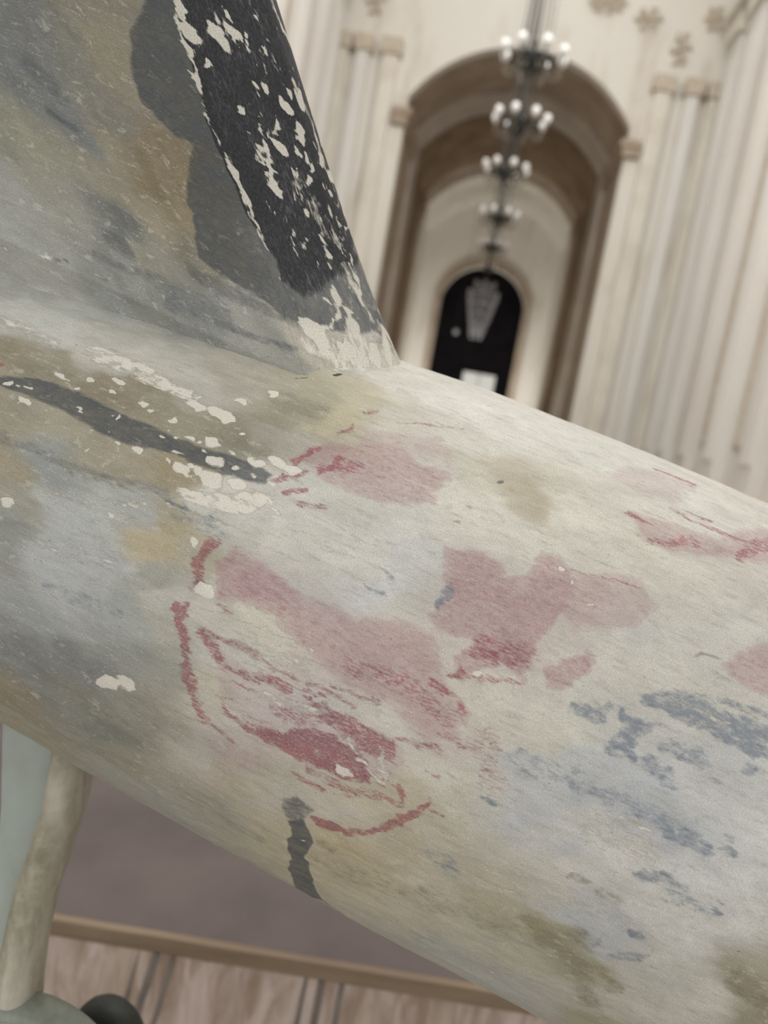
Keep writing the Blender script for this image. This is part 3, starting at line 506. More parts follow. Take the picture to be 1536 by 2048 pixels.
 ('blue',0.5214848730021276,'L',4.102953115971637,[(0.0989,-0.042),(0.1139,-0.042)]),
 ('olive',0.5172094417122258,'L',3.668904252649427,[(-0.174,0.0501),(-0.1465,0.0501)]),
 ('white',0.4670537653023639,'L',3.0934563821186774,[(-0.0789,0.0194),(-0.0563,0.0194)]),
 ('olive',0.5158407153726865,'L',5.267506504006128,[(-0.0113,-0.0232),(-0.0038,-0.0232)]),
 ('olive',0.5535402657761523,'L',3.147304890383066,[(-0.0013,0.0024),(0.0288,0.0024)]),
 ('white',0.5385446322953172,'L',4.115440120905919,[(0.1114,0.0928),(0.124,0.0928)]),
 ('white',0.4681694790064815,'L',6.1239873683403925,[(-0.0739,-0.1375),(-0.0513,-0.1358)]),
 ('blue',0.5416922677705237,'L',6.980207494860438,[(-0.0388,0.0501),(-0.0238,0.0501)]),
 ('olive',0.5545854140227608,'L',5.166972494171833,[(0.0213,-0.0556),(0.0363,-0.0556)]),
 ('blue',0.4779345126913548,'L',3.9026787577386908,[(0.2066,-0.0028),(0.2266,-0.0028)]),
 ('white',0.45512890498119435,'L',7.446287264567529,[(-0.1991,0.1013),(-0.1866,0.0996)]),
 ('white',0.4890710551714226,'L',7.673029095659605,[(0.0714,-0.0625),(0.0789,-0.0625)]),
 ('white',0.4701075239102321,'L',3.7952051263746043,[(0.2191,0.0365),(0.2366,0.0365)]),
 ('white',0.5217681993769759,'L',3.5511841281291714,[(-0.0163,0.0177),(0.0113,0.0177)]),
 ('olive',0.5126646704712999,'L',3.1604775467626176,[(0.2166,-0.0522),(0.2391,-0.0522)]),
 ('olive',0.5375957863730607,'L',5.358658717900437,[(0.2241,0.028),(0.2517,0.028)]),
 ('olive',0.5090041833198108,'L',4.199745004225448,[(0.2141,0.0791),(0.2366,0.0791)]),
 ('blue',0.4799614214550033,'L',3.3910166255228775,[(0.2316,0.0996),(0.2542,0.0996)]),
 ('olive',0.473981907970047,'L',4.807300198195249,[(0.0588,-0.1222),(0.0764,-0.1205)]),
 ('white',0.4728339128001349,'L',4.043844593334264,[(-0.0964,-0.1495),(-0.0764,-0.1461)]),
 ('olive',0.4508154489848678,'L',3.3043342923013084,[(-0.144,-0.0386),(-0.1189,-0.0369)]),
 ('blue',0.5586199825901442,'L',7.186335523387043,[(0.164,0.0177),(0.174,0.0177)]),
 ('white',0.566842954787725,'L',5.455801035908857,[(0.129,-0.1051),(0.154,-0.1034)]),
 ('olive',0.514664344427373,'L',6.907741906499071,[(0.2066,0.0945),(0.2191,0.0945)]),
 ('olive',0.5637609672165557,'L',7.750678500966157,[(-0.1215,-0.0966),(-0.1014,-0.0949)]),
 ('white',0.519070181029916,'L',3.4217987480362595,[(-0.0664,-0.0556),(-0.0438,-0.0539)]),
 ('white',0.5277772463098038,'L',7.283834201475301,[(-0.0714,0.0808),(-0.0513,0.0791)]),
 ('white',0.5050134827515845,'L',6.840599707388455,[(-0.129,0.103),(-0.1064,0.103)]),
 ('olive',0.5395186876384575,'L',7.457544566184868,[(0.0263,0.074),(0.0338,0.074)]),
 ('white',0.46139250756343997,'L',6.862024816255303,[(0.2742,-0.0079),(0.2842,-0.0079)]),
 ('white',0.6,'L',34,[(-0.164,0.2634),(-0.124,0.248)]),
 ('white',0.62,'L',40,[(-0.1465,0.3316),(-0.1189,0.2668)]),
 ('white',0.6,'L',30,[(-0.1189,0.3316),(-0.0964,0.3316)])]
FIN_SPOTS = [(0.3735,-0.0469,164,164,159),(0.2871,-0.0285,150,154,150),(0.1899,-0.0147,140,142,138),(0.1142,-0.007,149,149,142),(0.3843,-0.07,191,191,185),(0.355,-0.07,195,193,188),(0.2871,-0.07,194,191,182),(0.3179,-0.07,190,187,179),(0.2624,0.1329,123,125,124),(0.1945,0.1574,136,133,120),(0.2269,0.1252,131,131,122),(0.1806,0.1359,147,141,124),(0.2932,0.0837,121,124,124),(0.25,0.0867,122,125,125),(0.2053,0.1083,134,131,121),(0.3257,0.0437,139,139,124),(0.2809,0.0576,144,142,127),(0.2994,0.0576,151,149,133),(0.2192,0.076,149,143,126),(0.3071,0.0284,151,149,136),(0.2516,0.0422,149,143,126),(0.1821,0.0867,134,122,100),(0.1806,0.0637,129,117,94),(0.1945,0.0714,142,132,108),(0.2207,0.033,155,147,127),(0.2917,0.0099,151,149,140),(0.338,-0.0008,157,157,151),(0.1899,0.0299,149,141,119),(0.1698,0.0514,146,135,109),(0.2624,0.0038,128,129,123),(0.2238,0.0084,144,141,128),(0.2485,0.0161,111,113,112),(0.1821,0.0176,121,119,106),(0.2331,-0.0101,141,142,136),(0.3287,-0.0208,159,159,153),(0.2902,-0.0162,140,141,135),(0.3581,-0.0239,164,165,159),(0.2994,0.1052,120,123,123),(0.1528,-0.0101,157,156,150),(0.088,-0.0024,188,183,169),(0.0402,0.0114,203,200,191)]  # fin ground tones; some of the fin's shade is in these colours
FIN_STROKES = [('slate',0.76,'P',6,[(0.122,0.1943),(0.1497,0.1651),(0.1729,0.1329),(0.176,0.1175),(0.1636,0.1098),(0.1513,0.1037),(0.1343,0.1052),(0.1513,0.0867),(0.1636,0.0622),(0.1698,0.0391),(0.1667,0.0237),(0.1497,0.0191),(0.1189,0.0176),(0.0865,0.0114),(0.0618,0.0176),(0.0309,0.0253),(-0.0107,0.0068),(-0.0061,0.1651),(-0.0046,0.2389)]),
 ('slate',0.5,'L',26,[(0.1852,0.013),(0.1389,0.013),(0.0911,0.013)]),
 ('slate',0.55,'L',20,[(0.2763,0.0821),(0.2562,0.076)]),
 ('slate',0.5,'L',26,[(0.2639,0.0114),(0.2408,0.0099)]),
 ('slate',0.5,'L',14,[(0.1559,-0.0101),(0.1004,-0.0055)]),
 ('slate',0.45,'L',60,[(0.2778,0.1083),(0.2593,0.1021)]),
 ('slate',0.5,'L',16,[(0.1744,-0.0101),(0.1142,-0.007)]),
 ('slate',0.45,'L',20,[(0.284,-0.0024),(0.2145,0.0007)]),
 ('slate',0.47,'L',40,[(0.0633,0.0053),(0.017,0.0176)]),
 ('slate',0.45,'L',60,[(0.2145,-0.0085),(0.1652,-0.0024)]),
 ('olive',0.45,'L',40,[(0.1914,0.0775),(0.1868,0.0437)]),
 ('white',0.58,'P',10,[(0.3272,-0.07),(0.2948,-0.0639),(0.2608,-0.0669),(0.2161,-0.0685),(0.2176,-0.07),(0.2516,-0.07),(0.2917,-0.07),(0.3164,-0.07)]),
 ('white',0.5,'L',30,[(0.3997,-0.07),(0.3442,-0.07)]),
 ('white',0.52,'L',16,[(0.0062,0.0022),(-0.0107,-0.0254),(-0.0107,-0.0654),(-0.0046,-0.07),(-0.0015,-0.07)]),  # the body's painted rim light, carried on at the fin root
 ('black',0.9,'P',7,[(0.0957,0.202),(0.105,0.1667),(0.1081,0.1405),(0.1081,0.1144),(0.1065,0.0852),(0.0973,0.0576),(0.0926,0.036),(0.0772,0.0422),(0.0556,0.0622),(-0.0061,0.0867),(-0.0061,0.1697),(-0.0061,0.2343)]),
 ('black',0.62,'P',12,[(0.0973,0.0576),(0.0926,0.036),(0.0788,0.0299),(0.0448,0.0529),(-0.0077,0.0775),(0.0433,0.0914)]),
 ('white',0.9,'L',20,[(0.0957,0.1805),(0.0973,0.1774)]),
 ('white',0.9,'L',26,[(0.0803,0.1897),(0.0803,0.1851)]),
 ('white',0.9,'L',14,[(0.0695,0.1943),(0.0695,0.1928)]),
 ('white',0.9,'L',12,[(0.0649,0.1943),(0.0664,0.1912)]),
 ('white',0.9,'L',8,[(0.068,0.2035),(0.068,0.202)]),
 ('white',0.9,'L',12,[(0.105,0.1697),(0.105,0.1682)]),
 ('white',0.9,'L',18,[(0.0973,0.1912),(0.0988,0.1882)]),
 ('white',0.9,'L',14,[(0.1004,0.1943),(0.1004,0.1928)]),
 ('white',0.9,'L',12,[(0.1065,0.1528),(0.1065,0.1513)]),
 ('white',0.9,'L',12,[(0.105,0.1451),(0.105,0.1436)]),
 ('white',0.9,'L',12,[(0.0803,0.1436),(0.0803,0.1421)]),
 ('white',0.9,'L',16,[(0.0587,0.1298),(0.0587,0.1267)]),
 ('white',0.9,'L',22,[(0.0356,0.1451),(0.0371,0.1405)]),
 ('white',0.9,'L',12,[(0.0356,0.1252),(0.0371,0.1221)]),
 ('white',0.9,'L',18,[(0.017,0.1329),(0.0186,0.1298)]),
 ('white',0.9,'L',18,[(-0.02,0.1267),(0.0093,0.1236)]),
 ('white',0.9,'L',12,[(0.0386,0.1313),(0.0402,0.1282)]),
 ('white',0.9,'L',20,[(0.071,0.1006),(0.071,0.0975)]),
 ('white',0.9,'L',8,[(0.0741,0.1083),(0.0757,0.1067)]),
 ('white',0.9,'L',8,[(0.0572,0.0944),(0.0572,0.0929)]),
 ('white',0.9,'L',10,[(0.0278,0.1006),(0.0294,0.0975)]),
 ('white',0.9,'L',12,[(-0.0061,0.1037),(-0.0077,0.1006)]),
 ('white',0.9,'L',8,[(0.0695,0.1113),(0.0695,0.1113)]),
 ('white',0.9,'L',14,[(0.0386,0.159),(0.0402,0.1559)]),
 ('white',0.9,'L',16,[(0.0433,0.162),(0.0433,0.159)]),
 ('white',0.9,'L',24,[(0.0155,0.1697),(0.0186,0.1651)]),
 ('white',0.9,'L',14,[(0.0232,0.1713),(0.0232,0.1697)]),
 ('white',0.9,'L',16,[(-0.0061,0.1636),(-0.0061,0.1605)]),
 ('white',0.9,'L',16,[(0.0541,0.0422),(0.0541,0.0406)]),
 ('white',0.9,'L',14,[(0.0479,0.0376),(0.0479,0.036)]),
 ('white',0.9,'L',14,[(0.0294,0.0453),(0.0309,0.0422)]),
 ('white',0.9,'L',12,[(0.0217,0.0591),(0.0217,0.0576)]),
 ('white',0.9,'L',30,[(0.0757,0.0068),(0.0772,0.0022)]),
 ('white',0.9,'L',24,[(0.0618,0.0084),(0.0633,0.0038)]),
 ('white',0.9,'L',30,[(0.0402,0.013),(0.0417,0.0084)]),
 ('white',0.9,'L',20,[(0.0155,0.0191),(0.0201,0.0145)]),
 ('white',0.9,'L',20,[(0.017,0.0099),(0.0217,0.0053)]),
 ('white',0.9,'L',22,[(0.0818,0.0161),(0.0834,0.0114)]),
 ('white',0.9,'L',24,[(0.0757,0.0145),(0.0757,0.0114)]),
 ('white',0.9,'L',10,[(0.0942,0.1651),(0.0957,0.162)]),
 ('white',0.9,'L',8,[(0.0572,0.1636),(0.0572,0.162)]),
 ('white',0.9,'L',8,[(0.0433,0.2097),(0.0433,0.2097)]),
 ('white',0.9,'L',10,[(0.0664,0.1651),(0.0664,0.1636)]),
 ('white',0.9,'L',7,[(0.0587,0.1959),(0.0587,0.1943)]),
 ('white',0.9,'L',10,[(0.0217,0.0714),(0.0232,0.0698)]),
 ('white',0.9,'L',9,[(0.0494,0.0775),(0.0494,0.076)]),
 ('white',0.9,'L',12,[(0.0186,0.1129),(0.0186,0.1113)]),
 ('white',0.9,'L',12,[(0.0433,0.1159),(0.0448,0.1129)]),
 ('white',0.9,'L',12,[(0.0464,0.1329),(0.0464,0.1313)]),
 ('white',0.66,'L',9,[(0.1019,0.1959),(0.1034,0.1805),(0.1034,0.1667),(0.105,0.1528),(0.1065,0.1421)]),
 ('white',0.62,'L',9,[(0.1081,0.139),(0.1034,0.1129)]),
 ('white',0.8,'L',15,[(0.1034,0.1052),(0.0988,0.0975),(0.1004,0.0852),(0.0973,0.0791)]),
 ('white',0.6,'L',10,[(0.0973,0.0791),(0.0973,0.0637),(0.0957,0.0545)]),
 ('white',0.75,'L',6,[(0.071,0.1282),(0.071,0.1129),(0.0726,0.0944)]),
 ('white',0.65,'L',5,[(0.0726,0.0944),(0.0726,0.0745),(0.0741,0.0529)]),
 ('white',0.55,'L',20,[(0.0155,0.2266),(0.0078,0.2143),(-0.02,0.1989)]),
 ('white',0.4,'L',10,[(0.0417,0.2189),(0.0402,0.1943),(0.0417,0.1651)]),
 ('white',0.55,'L',26,[(0.0186,0.1774),(0.0062,0.1559),(0.0124,0.1282)]),
 ('white',0.5,'L',20,[(0.0093,0.1313),(-0.0061,0.1037),(-0.0077,0.0837)]),
 ('white',0.6,'L',10,[(-0.0077,0.0698),(-0.0077,0.0437),(-0.0077,0.0222),(-0.0138,0.0068)]),
 ('white',0.66,'L',10,[(0.0525,0.0453),(0.0587,0.0299),(0.0726,0.0145)]),
 ('white',0.6,'L',12,[(0.0263,0.0668),(0.0217,0.0545),(0.0309,0.0406)]),
 ('white',0.45,'L',60,[(0.0525,0.1052),(0.0371,0.0837)]),
 ('white',0.5,'P',14,[(0.0849,0.0161),(0.068,0.0161),(0.051,0.0237),(-0.0061,0.013),(-0.0092,-0.0008),(0.0602,-0.0101),(0.0849,-0.0147),(0.0818,-0.0008),(0.0942,0.0007)]),
 ('white',0.55,'L',8,[(0.0479,0.0806),(0.051,0.0637)]),
 ('white',0.55,'L',26,[(0.034,0.0637),(0.0247,0.033)]),
 ('white',0.42,'L',40,[(0.017,0.0591),(-0.0107,0.0191)]),
 ('black',0.9,'L',7,[(0.0772,-0.0147),(0.071,-0.0131)]),
 ('black',0.62,'L',6,[(0.1142,-0.0254),(0.0988,-0.0208)]),
 ('black',0.85,'L',11,[(0.0217,0.0729),(0.0155,0.0714)]),
 ('black',0.6,'L',8,[(0.0093,0.0437),(0.0062,0.0099)]),
 ('slate',0.66,'L',7,[(0.3226,-0.0208),(0.3118,-0.0193)]),
 ('slate',0.62,'L',8,[(0.2794,-0.0178),(0.2701,-0.0178)]),
 ('slate',0.6,'L',9,[(0.1605,-0.0101),(0.1467,-0.0085)]),
 ('slate',0.5,'L',5,[(0.1127,-0.0039),(0.0926,-0.0039)]),
 ('white',0.5,'L',9,[(0.3781,-0.0285),(0.3488,-0.0239),(0.3241,-0.0208)]),
 ('white',0.45,'L',7,[(0.2902,-0.0178),(0.2223,-0.0178)]),
 ('white',0.45,'L',6,[(0.1605,0.1159),(0.1528,0.1113)]),
 ('white',0.5245954889169554,'L',5.469097317628889,[(0.0494,0.0622),(0.0525,0.0576)]),
 ('white',0.7101807175176812,'L',4.288186671000821,[(0.0572,0.1067),(0.0587,0.1037)]),
 ('white',0.594178843602235,'L',8.513903220113903,[(0.0695,0.1375),(0.0695,0.1313)]),
 ('white',0.6326547804701437,'L',8.900804133157843,[(0.0217,0.0975),(0.0217,0.0914)]),
 ('white',0.743622802507702,'L',6.294431845632083,[(0.0232,0.0852),(0.0232,0.0837)]),
 ('white',0.5856563583777153,'L',4.381140718268892,[(0.0649,0.1743),(0.0633,0.1713)]),
 ('white',0.60714451470067,'L',9.15878890118754,[(0.0757,0.1989),(0.0741,0.1959)]),
 ('white',0.5991116136869269,'L',4.0746754778904535,[(0.0541,0.1697),(0.0541,0.1651)]),
 ('white',0.551358626702207,'L',8.256605989219235,[(0.0649,0.0714),(0.0664,0.0652)]),
 ('white',0.7744974722600557,'L',6.765982743929037,[(0.0618,0.0606),(0.0618,0.0576)]),
 ('white',0.7908995654242265,'L',7.576093033028311,[(-0.0061,0.076),(-0.0092,0.0698)]),
 ('white',0.5098611859432721,'L',7.461944441608702,[(0.0726,0.1221),(0.0741,0.1159)]),
 ('white',0.5603469251913425,'L',7.374595188311827,[(0.0618,0.1375),(0.0633,0.1329)]),
 ('white',0.794726177297096,'L',9.041259493310045,[(0.0572,0.1682),(0.0572,0.1636)]),
 ('white',0.6470339023655047,'L',4.226464052219804,[(0.068,0.1298),(0.068,0.1282)]),
 ('white',0.7391110384949703,'L',5.944362929932045,[(-0.0061,0.0898),(-0.0061,0.0837)]),
 ('white',0.5030246379305534,'L',7.070462462544386,[(0.0139,0.1067),(0.0139,0.1037)]),
 ('white',0.5936232064223098,'L',6.297020621650781,[(0.0556,0.1436),(0.0556,0.139)]),
 ('white',0.7771665132077705,'L',8.156838337665686,[(-0.0092,0.1482),(-0.003,0.1436)]),
 ('white',0.7038385102971509,'L',7.133249336784517,[(0.0494,0.0622),(0.0494,0.0606)]),
 ('white',0.7278838037125177,'L',8.286760467876714,[(0.0602,0.1912),(0.0618,0.1851)]),
 ('white',0.7260180438049086,'L',8.01964618095056,[(0.034,0.1713),(0.0325,0.1667)]),
 ('white',0.6832942774041864,'L',5.252472407359804,[(0.0124,0.0898),(0.0155,0.0837)]),
 ('white',0.6180229208672057,'L',4.017760455809069,[(0.0109,0.179),(0.0093,0.1774)]),
 ('white',0.6840589433641932,'L',6.319985597918188,[(-0.0154,0.096),(0.0093,0.0914)]),
 ('white',0.7660306701810538,'L',5.276249779486227,[(0.0278,0.1175),(0.0278,0.1144)]),
 ('white',0.6898422466509866,'L',8.59892671639192,[(-0.0061,0.1098),(-0.0061,0.1083)]),
 ('white',0.7184105889656088,'L',6.501093844954485,[(0.0186,0.1129),(0.0201,0.1083)]),
 ('white',0.6816105214269712,'L',9.799389690043032,[(0.051,0.0437),(0.051,0.0422)]),
 ('white',0.5551633173983449,'L',5.141698822053805,[(0.0494,0.1897),(0.0494,0.1866)]),
 ('white',0.6454090799489048,'L',9.007804729908697,[(0.0201,0.0944),(0.0155,0.0929)]),
 ('white',0.5687207495274689,'L',8.180805934158862,[(0.0309,0.0529),(0.0294,0.0499)]),
 ('white',0.5278489589744866,'L',4.911738784657109,[(0.0664,0.1897),(0.0664,0.1882)]),
 ('white',0.7411142874874959,'L',8.278596515670015,[(0.0232,0.0745),(0.0217,0.0683)]),
 ('white',0.5308646481056505,'L',4.386744686759744,[(-0.0061,0.1083),(-0.0061,0.1052)]),
 ('white',0.5251344246697164,'L',6.419478950266031,[(0.034,0.1313),(0.034,0.1282)]),
 ('white',0.7051171265615906,'L',6.973061161386956,[(0.0464,0.1928),(0.0448,0.1882)]),
 ('white',0.5887783535178707,'L',4.701084143350133,[(0.0386,0.2005),(0.0371,0.1989)]),
 ('white',0.5871777226903996,'L',6.992567046395743,[(-0.0061,0.0837),(-0.0077,0.0775)]),
 ('white',0.7544040785653401,'L',7.115462948339783,[(0.0556,0.1052),(0.0572,0.1021)]),
 ('white',0.5813120625186021,'L',4.576119879782828,[(0.0371,0.1774),(0.0386,0.1713)]),
 ('white',0.5275459903161235,'L',6.134616738364835,[(0.0541,0.1067),(0.051,0.1067)]),
 ('white',0.5752561142198667,'L',6.749385474179775,[(0.0464,0.0745),(0.0479,0.0698)]),
 ('white',0.632792858061636,'L',6.831334852540893,[(0.0695,0.1897),(0.071,0.1866)]),
 ('white',0.5158986378312342,'L',6.356295173058145,[(0.0232,0.0376),(0.0232,0.033)]),
 ('white',0.6907550653527803,'L',4.216314534050074,[(-0.003,0.1113),(0.0109,0.1052)]),
 ('white',0.7746066687215073,'L',6.271236077617389,[(0.0201,0.1421),(0.017,0.1375)]),
 ('white',0.6266404110957853,'L',9.832528683992845,[(0.0618,0.0376),(0.0602,0.036)]),
 ('white',0.5859525680595348,'L',7.999039469661124,[(0.0602,0.1313),(0.0602,0.1298)]),
 ('white',0.7692208969806942,'L',9.311964488755667,[(0.0695,0.1221),(0.0695,0.1206)]),
 ('white',0.540900597277634,'L',5.419337842342005,[(-0.0061,0.0622),(-0.0061,0.056)]),
 ('white',0.5800095754817589,'L',8.523265957259824,[(0.0695,0.1989),(0.071,0.1928)]),
 ('white',0.7106016327982674,'L',4.540375185771694,[(0.0525,0.179),(0.0541,0.1743)]),
 ('white',0.6745105477646661,'L',9.795121917312983,[(0.0556,0.1421),(0.0572,0.1375)]),
 ('white',0.5400795368198809,'L',6.886916935370652,[(0.0479,0.1636),(0.0464,0.162)]),
 ('white',0.6831513931662503,'L',8.757368339898655,[(0.0464,0.0683),(0.0479,0.0652)]),
 ('white',0.5064193946669071,'L',5.7864662009290795,[(0.0602,0.202),(0.0602,0.1974)]),
 ('white',0.7139536185184817,'L',9.62376983139892,[(0.0479,0.0376),(0.0479,0.0314)]),
 ('white',0.5232145718738369,'L',6.692344459378993,[(0.068,0.1467),(0.068,0.1436)]),
 ('white',0.6655177579218853,'L',8.97801772096955,[(-0.02,0.1544),(-0.02,0.1513)]),
 ('white',0.6,'L',34,[(0.088,0.0007),(0.0649,-0.0039)]),
 ('white',0.62,'L',40,[(0.0494,0.0268),(0.0541,0.0022)]),
 ('white',0.6,'L',30,[(0.0155,0.0268),(-0.0185,0.0084)])]

FINTH, SWEEP, FS0, FR0, CV = 70, 42, -0.095, 0.24, -0.1
# ------------------------------------------------------------------ the aircraft's form, in metres (CAM, EYE above)
DEPTH = .78
def rawp(x, y, d): return np.array(((x - 768.) / 1540 * d, -(y - 1024.) / 1540 * d, -d))
BO = rawp(768, 1244.64, DEPTH); BANG = .42525
BA = np.array((math.cos(BANG), -math.sin(BANG), 0.)); B1 = np.array((0., 0., 1.)); B2 = np.array((math.sin(BANG), math.cos(BANG), 0.))
RP = (-.008791, -.079364, .06955, .252414)
def radius(s):
    s = np.asarray(s, float); r = np.polyval(RP, np.clip(s, -.5, .6))
    r = np.where(s < -.5, .199 - .15 * (-.5 - s), r)
    t = np.clip((s - .6) / .55, 0, 1); return np.where(s > .6, .2641 * np.sqrt(np.maximum(1 - t * t, 1e-4)), r)
def axis(s):
    s = np.asarray(s, float); k = np.clip(s, -.6, .6)
    return BO + s[..., None] * BA + (-.025304 * (k * k + 2 * k * (s - k)))[..., None] * B2
def skin(s, th):                                      # a point of the fuselage: station s, angle th (0 = towards the hall's near side, up = 90)
    r = radius(s)[..., None]; return axis(s) + r * (np.cos(th)[..., None] * B1 + np.sin(th)[..., None] * B2)
FC = math.radians(FINTH); CR = math.cos(FC) * B1 + math.sin(FC) * B2; NN = math.sin(FC) * B1 - math.cos(FC) * B2
SW = math.tan(math.radians(SWEEP)); LR = .085; TM = .040
FO = axis(np.array(FS0))
def fin(w, v):                                        # w: metres back from the leading edge along the skin (negative = far side), v: height above the root
    w = np.asarray(w, float); a = np.abs(w); K = 1.12
    x = np.where(a < LR * K, LR * (1 - np.cos(np.clip(a / (LR * K), 0, 1) * PI / 2)) , LR + (a - LR * K))
    sc = np.maximum(1 - v * .25, .4)
    T = TM * sc * np.where(a < LR * K, np.sin(np.clip(a / (LR * K), 0, 1) * PI / 2), 1 - .85 * np.clip((a - LR * K) / .75, 0, 1) ** 1.3)
    fl = np.exp(-np.maximum(v, -.02) / .045); T = T + .036 * fl * np.clip(a / .10, 0, 1) ** 1.0
    v2 = np.clip(v, 0, 1); lead = v * SW + CV * v2 * v2 - .012 * fl
    return FO + (FR0 + v)[..., None] * CR - (lead + x * (1 + .0 * v))[..., None] * BA + (np.sign(w) * T)[..., None] * NN
# ------------------------------------------------------------------ the hall
M_wall = plain('pale_plaster', (224, 219, 210), (190, 176, 158), .9, .8, .2, stretch=(1.2, 1.2, .35), lo=.52, hi=.85, det=5)
M_side = plain('pale_polished_plaster', (226, 222, 216), (214, 208, 200), .5, .6, .3, stretch=(1, 1, .2), lo=.4, hi=.7)
M_trim = plain('cream_moulding', (226, 220, 208), (212, 203, 188), .9, .7, .2, lo=.45, hi=.7)
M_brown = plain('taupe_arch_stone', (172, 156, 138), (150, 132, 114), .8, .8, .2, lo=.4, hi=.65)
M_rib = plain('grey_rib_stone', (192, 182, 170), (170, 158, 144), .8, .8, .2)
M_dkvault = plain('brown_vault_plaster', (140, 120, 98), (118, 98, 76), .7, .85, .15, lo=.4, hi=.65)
M_ornament = plain('faded_relief_stone', (208, 198, 182), (186, 170, 150), 6, .8, .2)
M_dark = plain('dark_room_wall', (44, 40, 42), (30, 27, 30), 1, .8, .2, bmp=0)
M_floor = plain('pale_marble_floor', (178, 170, 160), (150, 142, 134), .8, .3, .4, bmp=0)
M_bronze = plain('aged_bronze', (62, 64, 60), (40, 42, 40), 9, .45, .5, metal=.3)
M_arm = plain('worn_brass_arm', (128, 120, 106), (100, 92, 80), 9, .45, .5)
M_shade = plain('frosted_glass_shade', (238, 236, 232), (228, 226, 224), 3, .35, .5, bmp=0)
M_crystal, nt_, b_ = nodes('cut_crystal', .2, .7); b_.inputs['Base Color'].default_value = (.5, .49, .52, 1); b_.inputs['Transmission Weight'].default_value = .35
M_lit, nt_, b_ = nodes('daylit_window_glass', .3); b_.inputs['Base Color'].default_value = (.8, .78, .72, 1); b_.inputs['Emission Color'].default_value = (.86, .84, .78, 1); b_.inputs['Emission Strength'].default_value = .38
M_band = plain('tan_wood_edge', (140, 122, 102), (120, 102, 84), 3, .6, .3, stretch=(1, 8, 8))
M_top = plain('mauve_grey_felt', (112, 102, 100), (98, 90, 89), 3, .9, .1, det=6)
E0 = np.array

def arch_wall(name, y0, y1, x0, x1, z1, half, spring, crown, m, n=28):
    """a wall with a segmental-arched opening, as a solid"""
    rise = crown - spring; R = (half * half + rise * rise) / (2 * rise); cz = crown - R; a0 = math.asin(half / R)
    arc = [(R * math.sin(-a0 + 2 * a0 * i / n), cz + R * math.cos(-a0 + 2 * a0 * i / n)) for i in range(n + 1)]
    inner = [(-half, 0)] + arc + [(half, 0)]
    bm = bmesh.new()
    outer = [(x0, 0)] + [(max(x0, min(x1, x0 + (x1 - x0) * (p[0] + half) / (2 * half))), z1) for p in arc] + [(x1, 0)]
    for (a, b) in zip(range(len(inner)), range(1, len(inner))):
        for y, flip in ((y0, 0), (y1, 1)):
            q = [bm.verts.new((inner[a][0], y, inner[a][1])), bm.verts.new((outer[a][0], y, outer[a][1])), bm.verts.new((outer[b][0], y, outer[b][1])), bm.verts.new((inner[b][0], y, inner[b][1]))]
            bm.faces.new(q if flip else q[::-1])
        q = [bm.verts.new((inner[k][0], y, inner[k][1])) for k, y in ((a, y0), (b, y0), (b, y1), (a, y1))]; bm.faces.new(q)
        q = [bm.verts.new((outer[k][0], y, outer[k][1])) for k, y in ((a, y0), (b, y0), (b, y1), (a, y1))]; bm.faces.new(q[::-1])
    bmesh.ops.remove_doubles(bm, verts=bm.verts, dist=1e-4)
    return struct(name, bm, m), arc
def archivolt(name, y0, y1, half, spring, crown, wd, m, parent, n=28):
    rise = crown - spring; R = (half * half + rise * rise) / (2 * rise); cz = crown - R; a0 = math.asin(half / R); bm = bmesh.new(); rings = []
    for i in range(n + 1):
        a = -a0 + 2 * a0 * i / n; rings.append([bm.verts.new((r * math.sin(a), y, cz + r * math.cos(a))) for r, y in ((R, y0), (R + wd, y0), (R + wd, y1), (R, y1))])
    for r, s in zip(rings, rings[1:]):
        for k in range(4): bm.faces.new((r[k], r[(k + 1) % 4], s[(k + 1) % 4], s[k]))
    bm.faces.new(rings[0]); bm.faces.new(rings[-1][::-1]); return struct(name, bm, m, parent)

HX = 7.6; HZ = 21.0
struct('floor', box(bmesh.new(), -HX - 1, HX + 1, -7, 64, -.2, 0), M_floor)
# one long barrel: taupe soffit, a slightly lower pale rib, the dark vault, then the far arches
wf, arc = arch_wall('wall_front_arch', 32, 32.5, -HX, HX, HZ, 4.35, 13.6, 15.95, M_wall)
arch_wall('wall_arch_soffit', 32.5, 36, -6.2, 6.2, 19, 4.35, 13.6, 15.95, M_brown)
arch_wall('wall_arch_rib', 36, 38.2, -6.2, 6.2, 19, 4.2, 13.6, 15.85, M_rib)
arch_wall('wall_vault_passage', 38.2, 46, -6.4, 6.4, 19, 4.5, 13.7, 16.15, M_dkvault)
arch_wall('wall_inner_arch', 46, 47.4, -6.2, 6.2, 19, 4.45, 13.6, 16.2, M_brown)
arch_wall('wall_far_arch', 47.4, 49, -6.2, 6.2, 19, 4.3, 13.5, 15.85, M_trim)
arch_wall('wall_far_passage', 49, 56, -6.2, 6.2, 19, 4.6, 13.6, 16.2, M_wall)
we, _ = arch_wall('wall_end', 55.2, 56, -5.2, 5.2, 18, 2.9, 9.8, 12.15, M_wall)
archivolt('door_moulding', 54.95, 55.2, 2.9, 9.8, 12.15, .42, M_brown, we)
for s in (-1, 1): struct('door_jamb_moulding', box(bmesh.new(), *(sorted((s * 2.9, s * 3.3))), 54.95, 55.2, 0, 9.8), M_brown, we)
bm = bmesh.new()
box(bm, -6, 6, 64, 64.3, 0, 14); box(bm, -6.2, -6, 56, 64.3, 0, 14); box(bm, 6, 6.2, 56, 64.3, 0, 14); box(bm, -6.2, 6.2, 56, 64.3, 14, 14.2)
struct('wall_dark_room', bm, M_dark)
bm = bmesh.new(); box(bm, -.5, 2.1, 63.6, 63.7, 3.95, 5.4)
wd = struct('window_1', bm, M_lit)
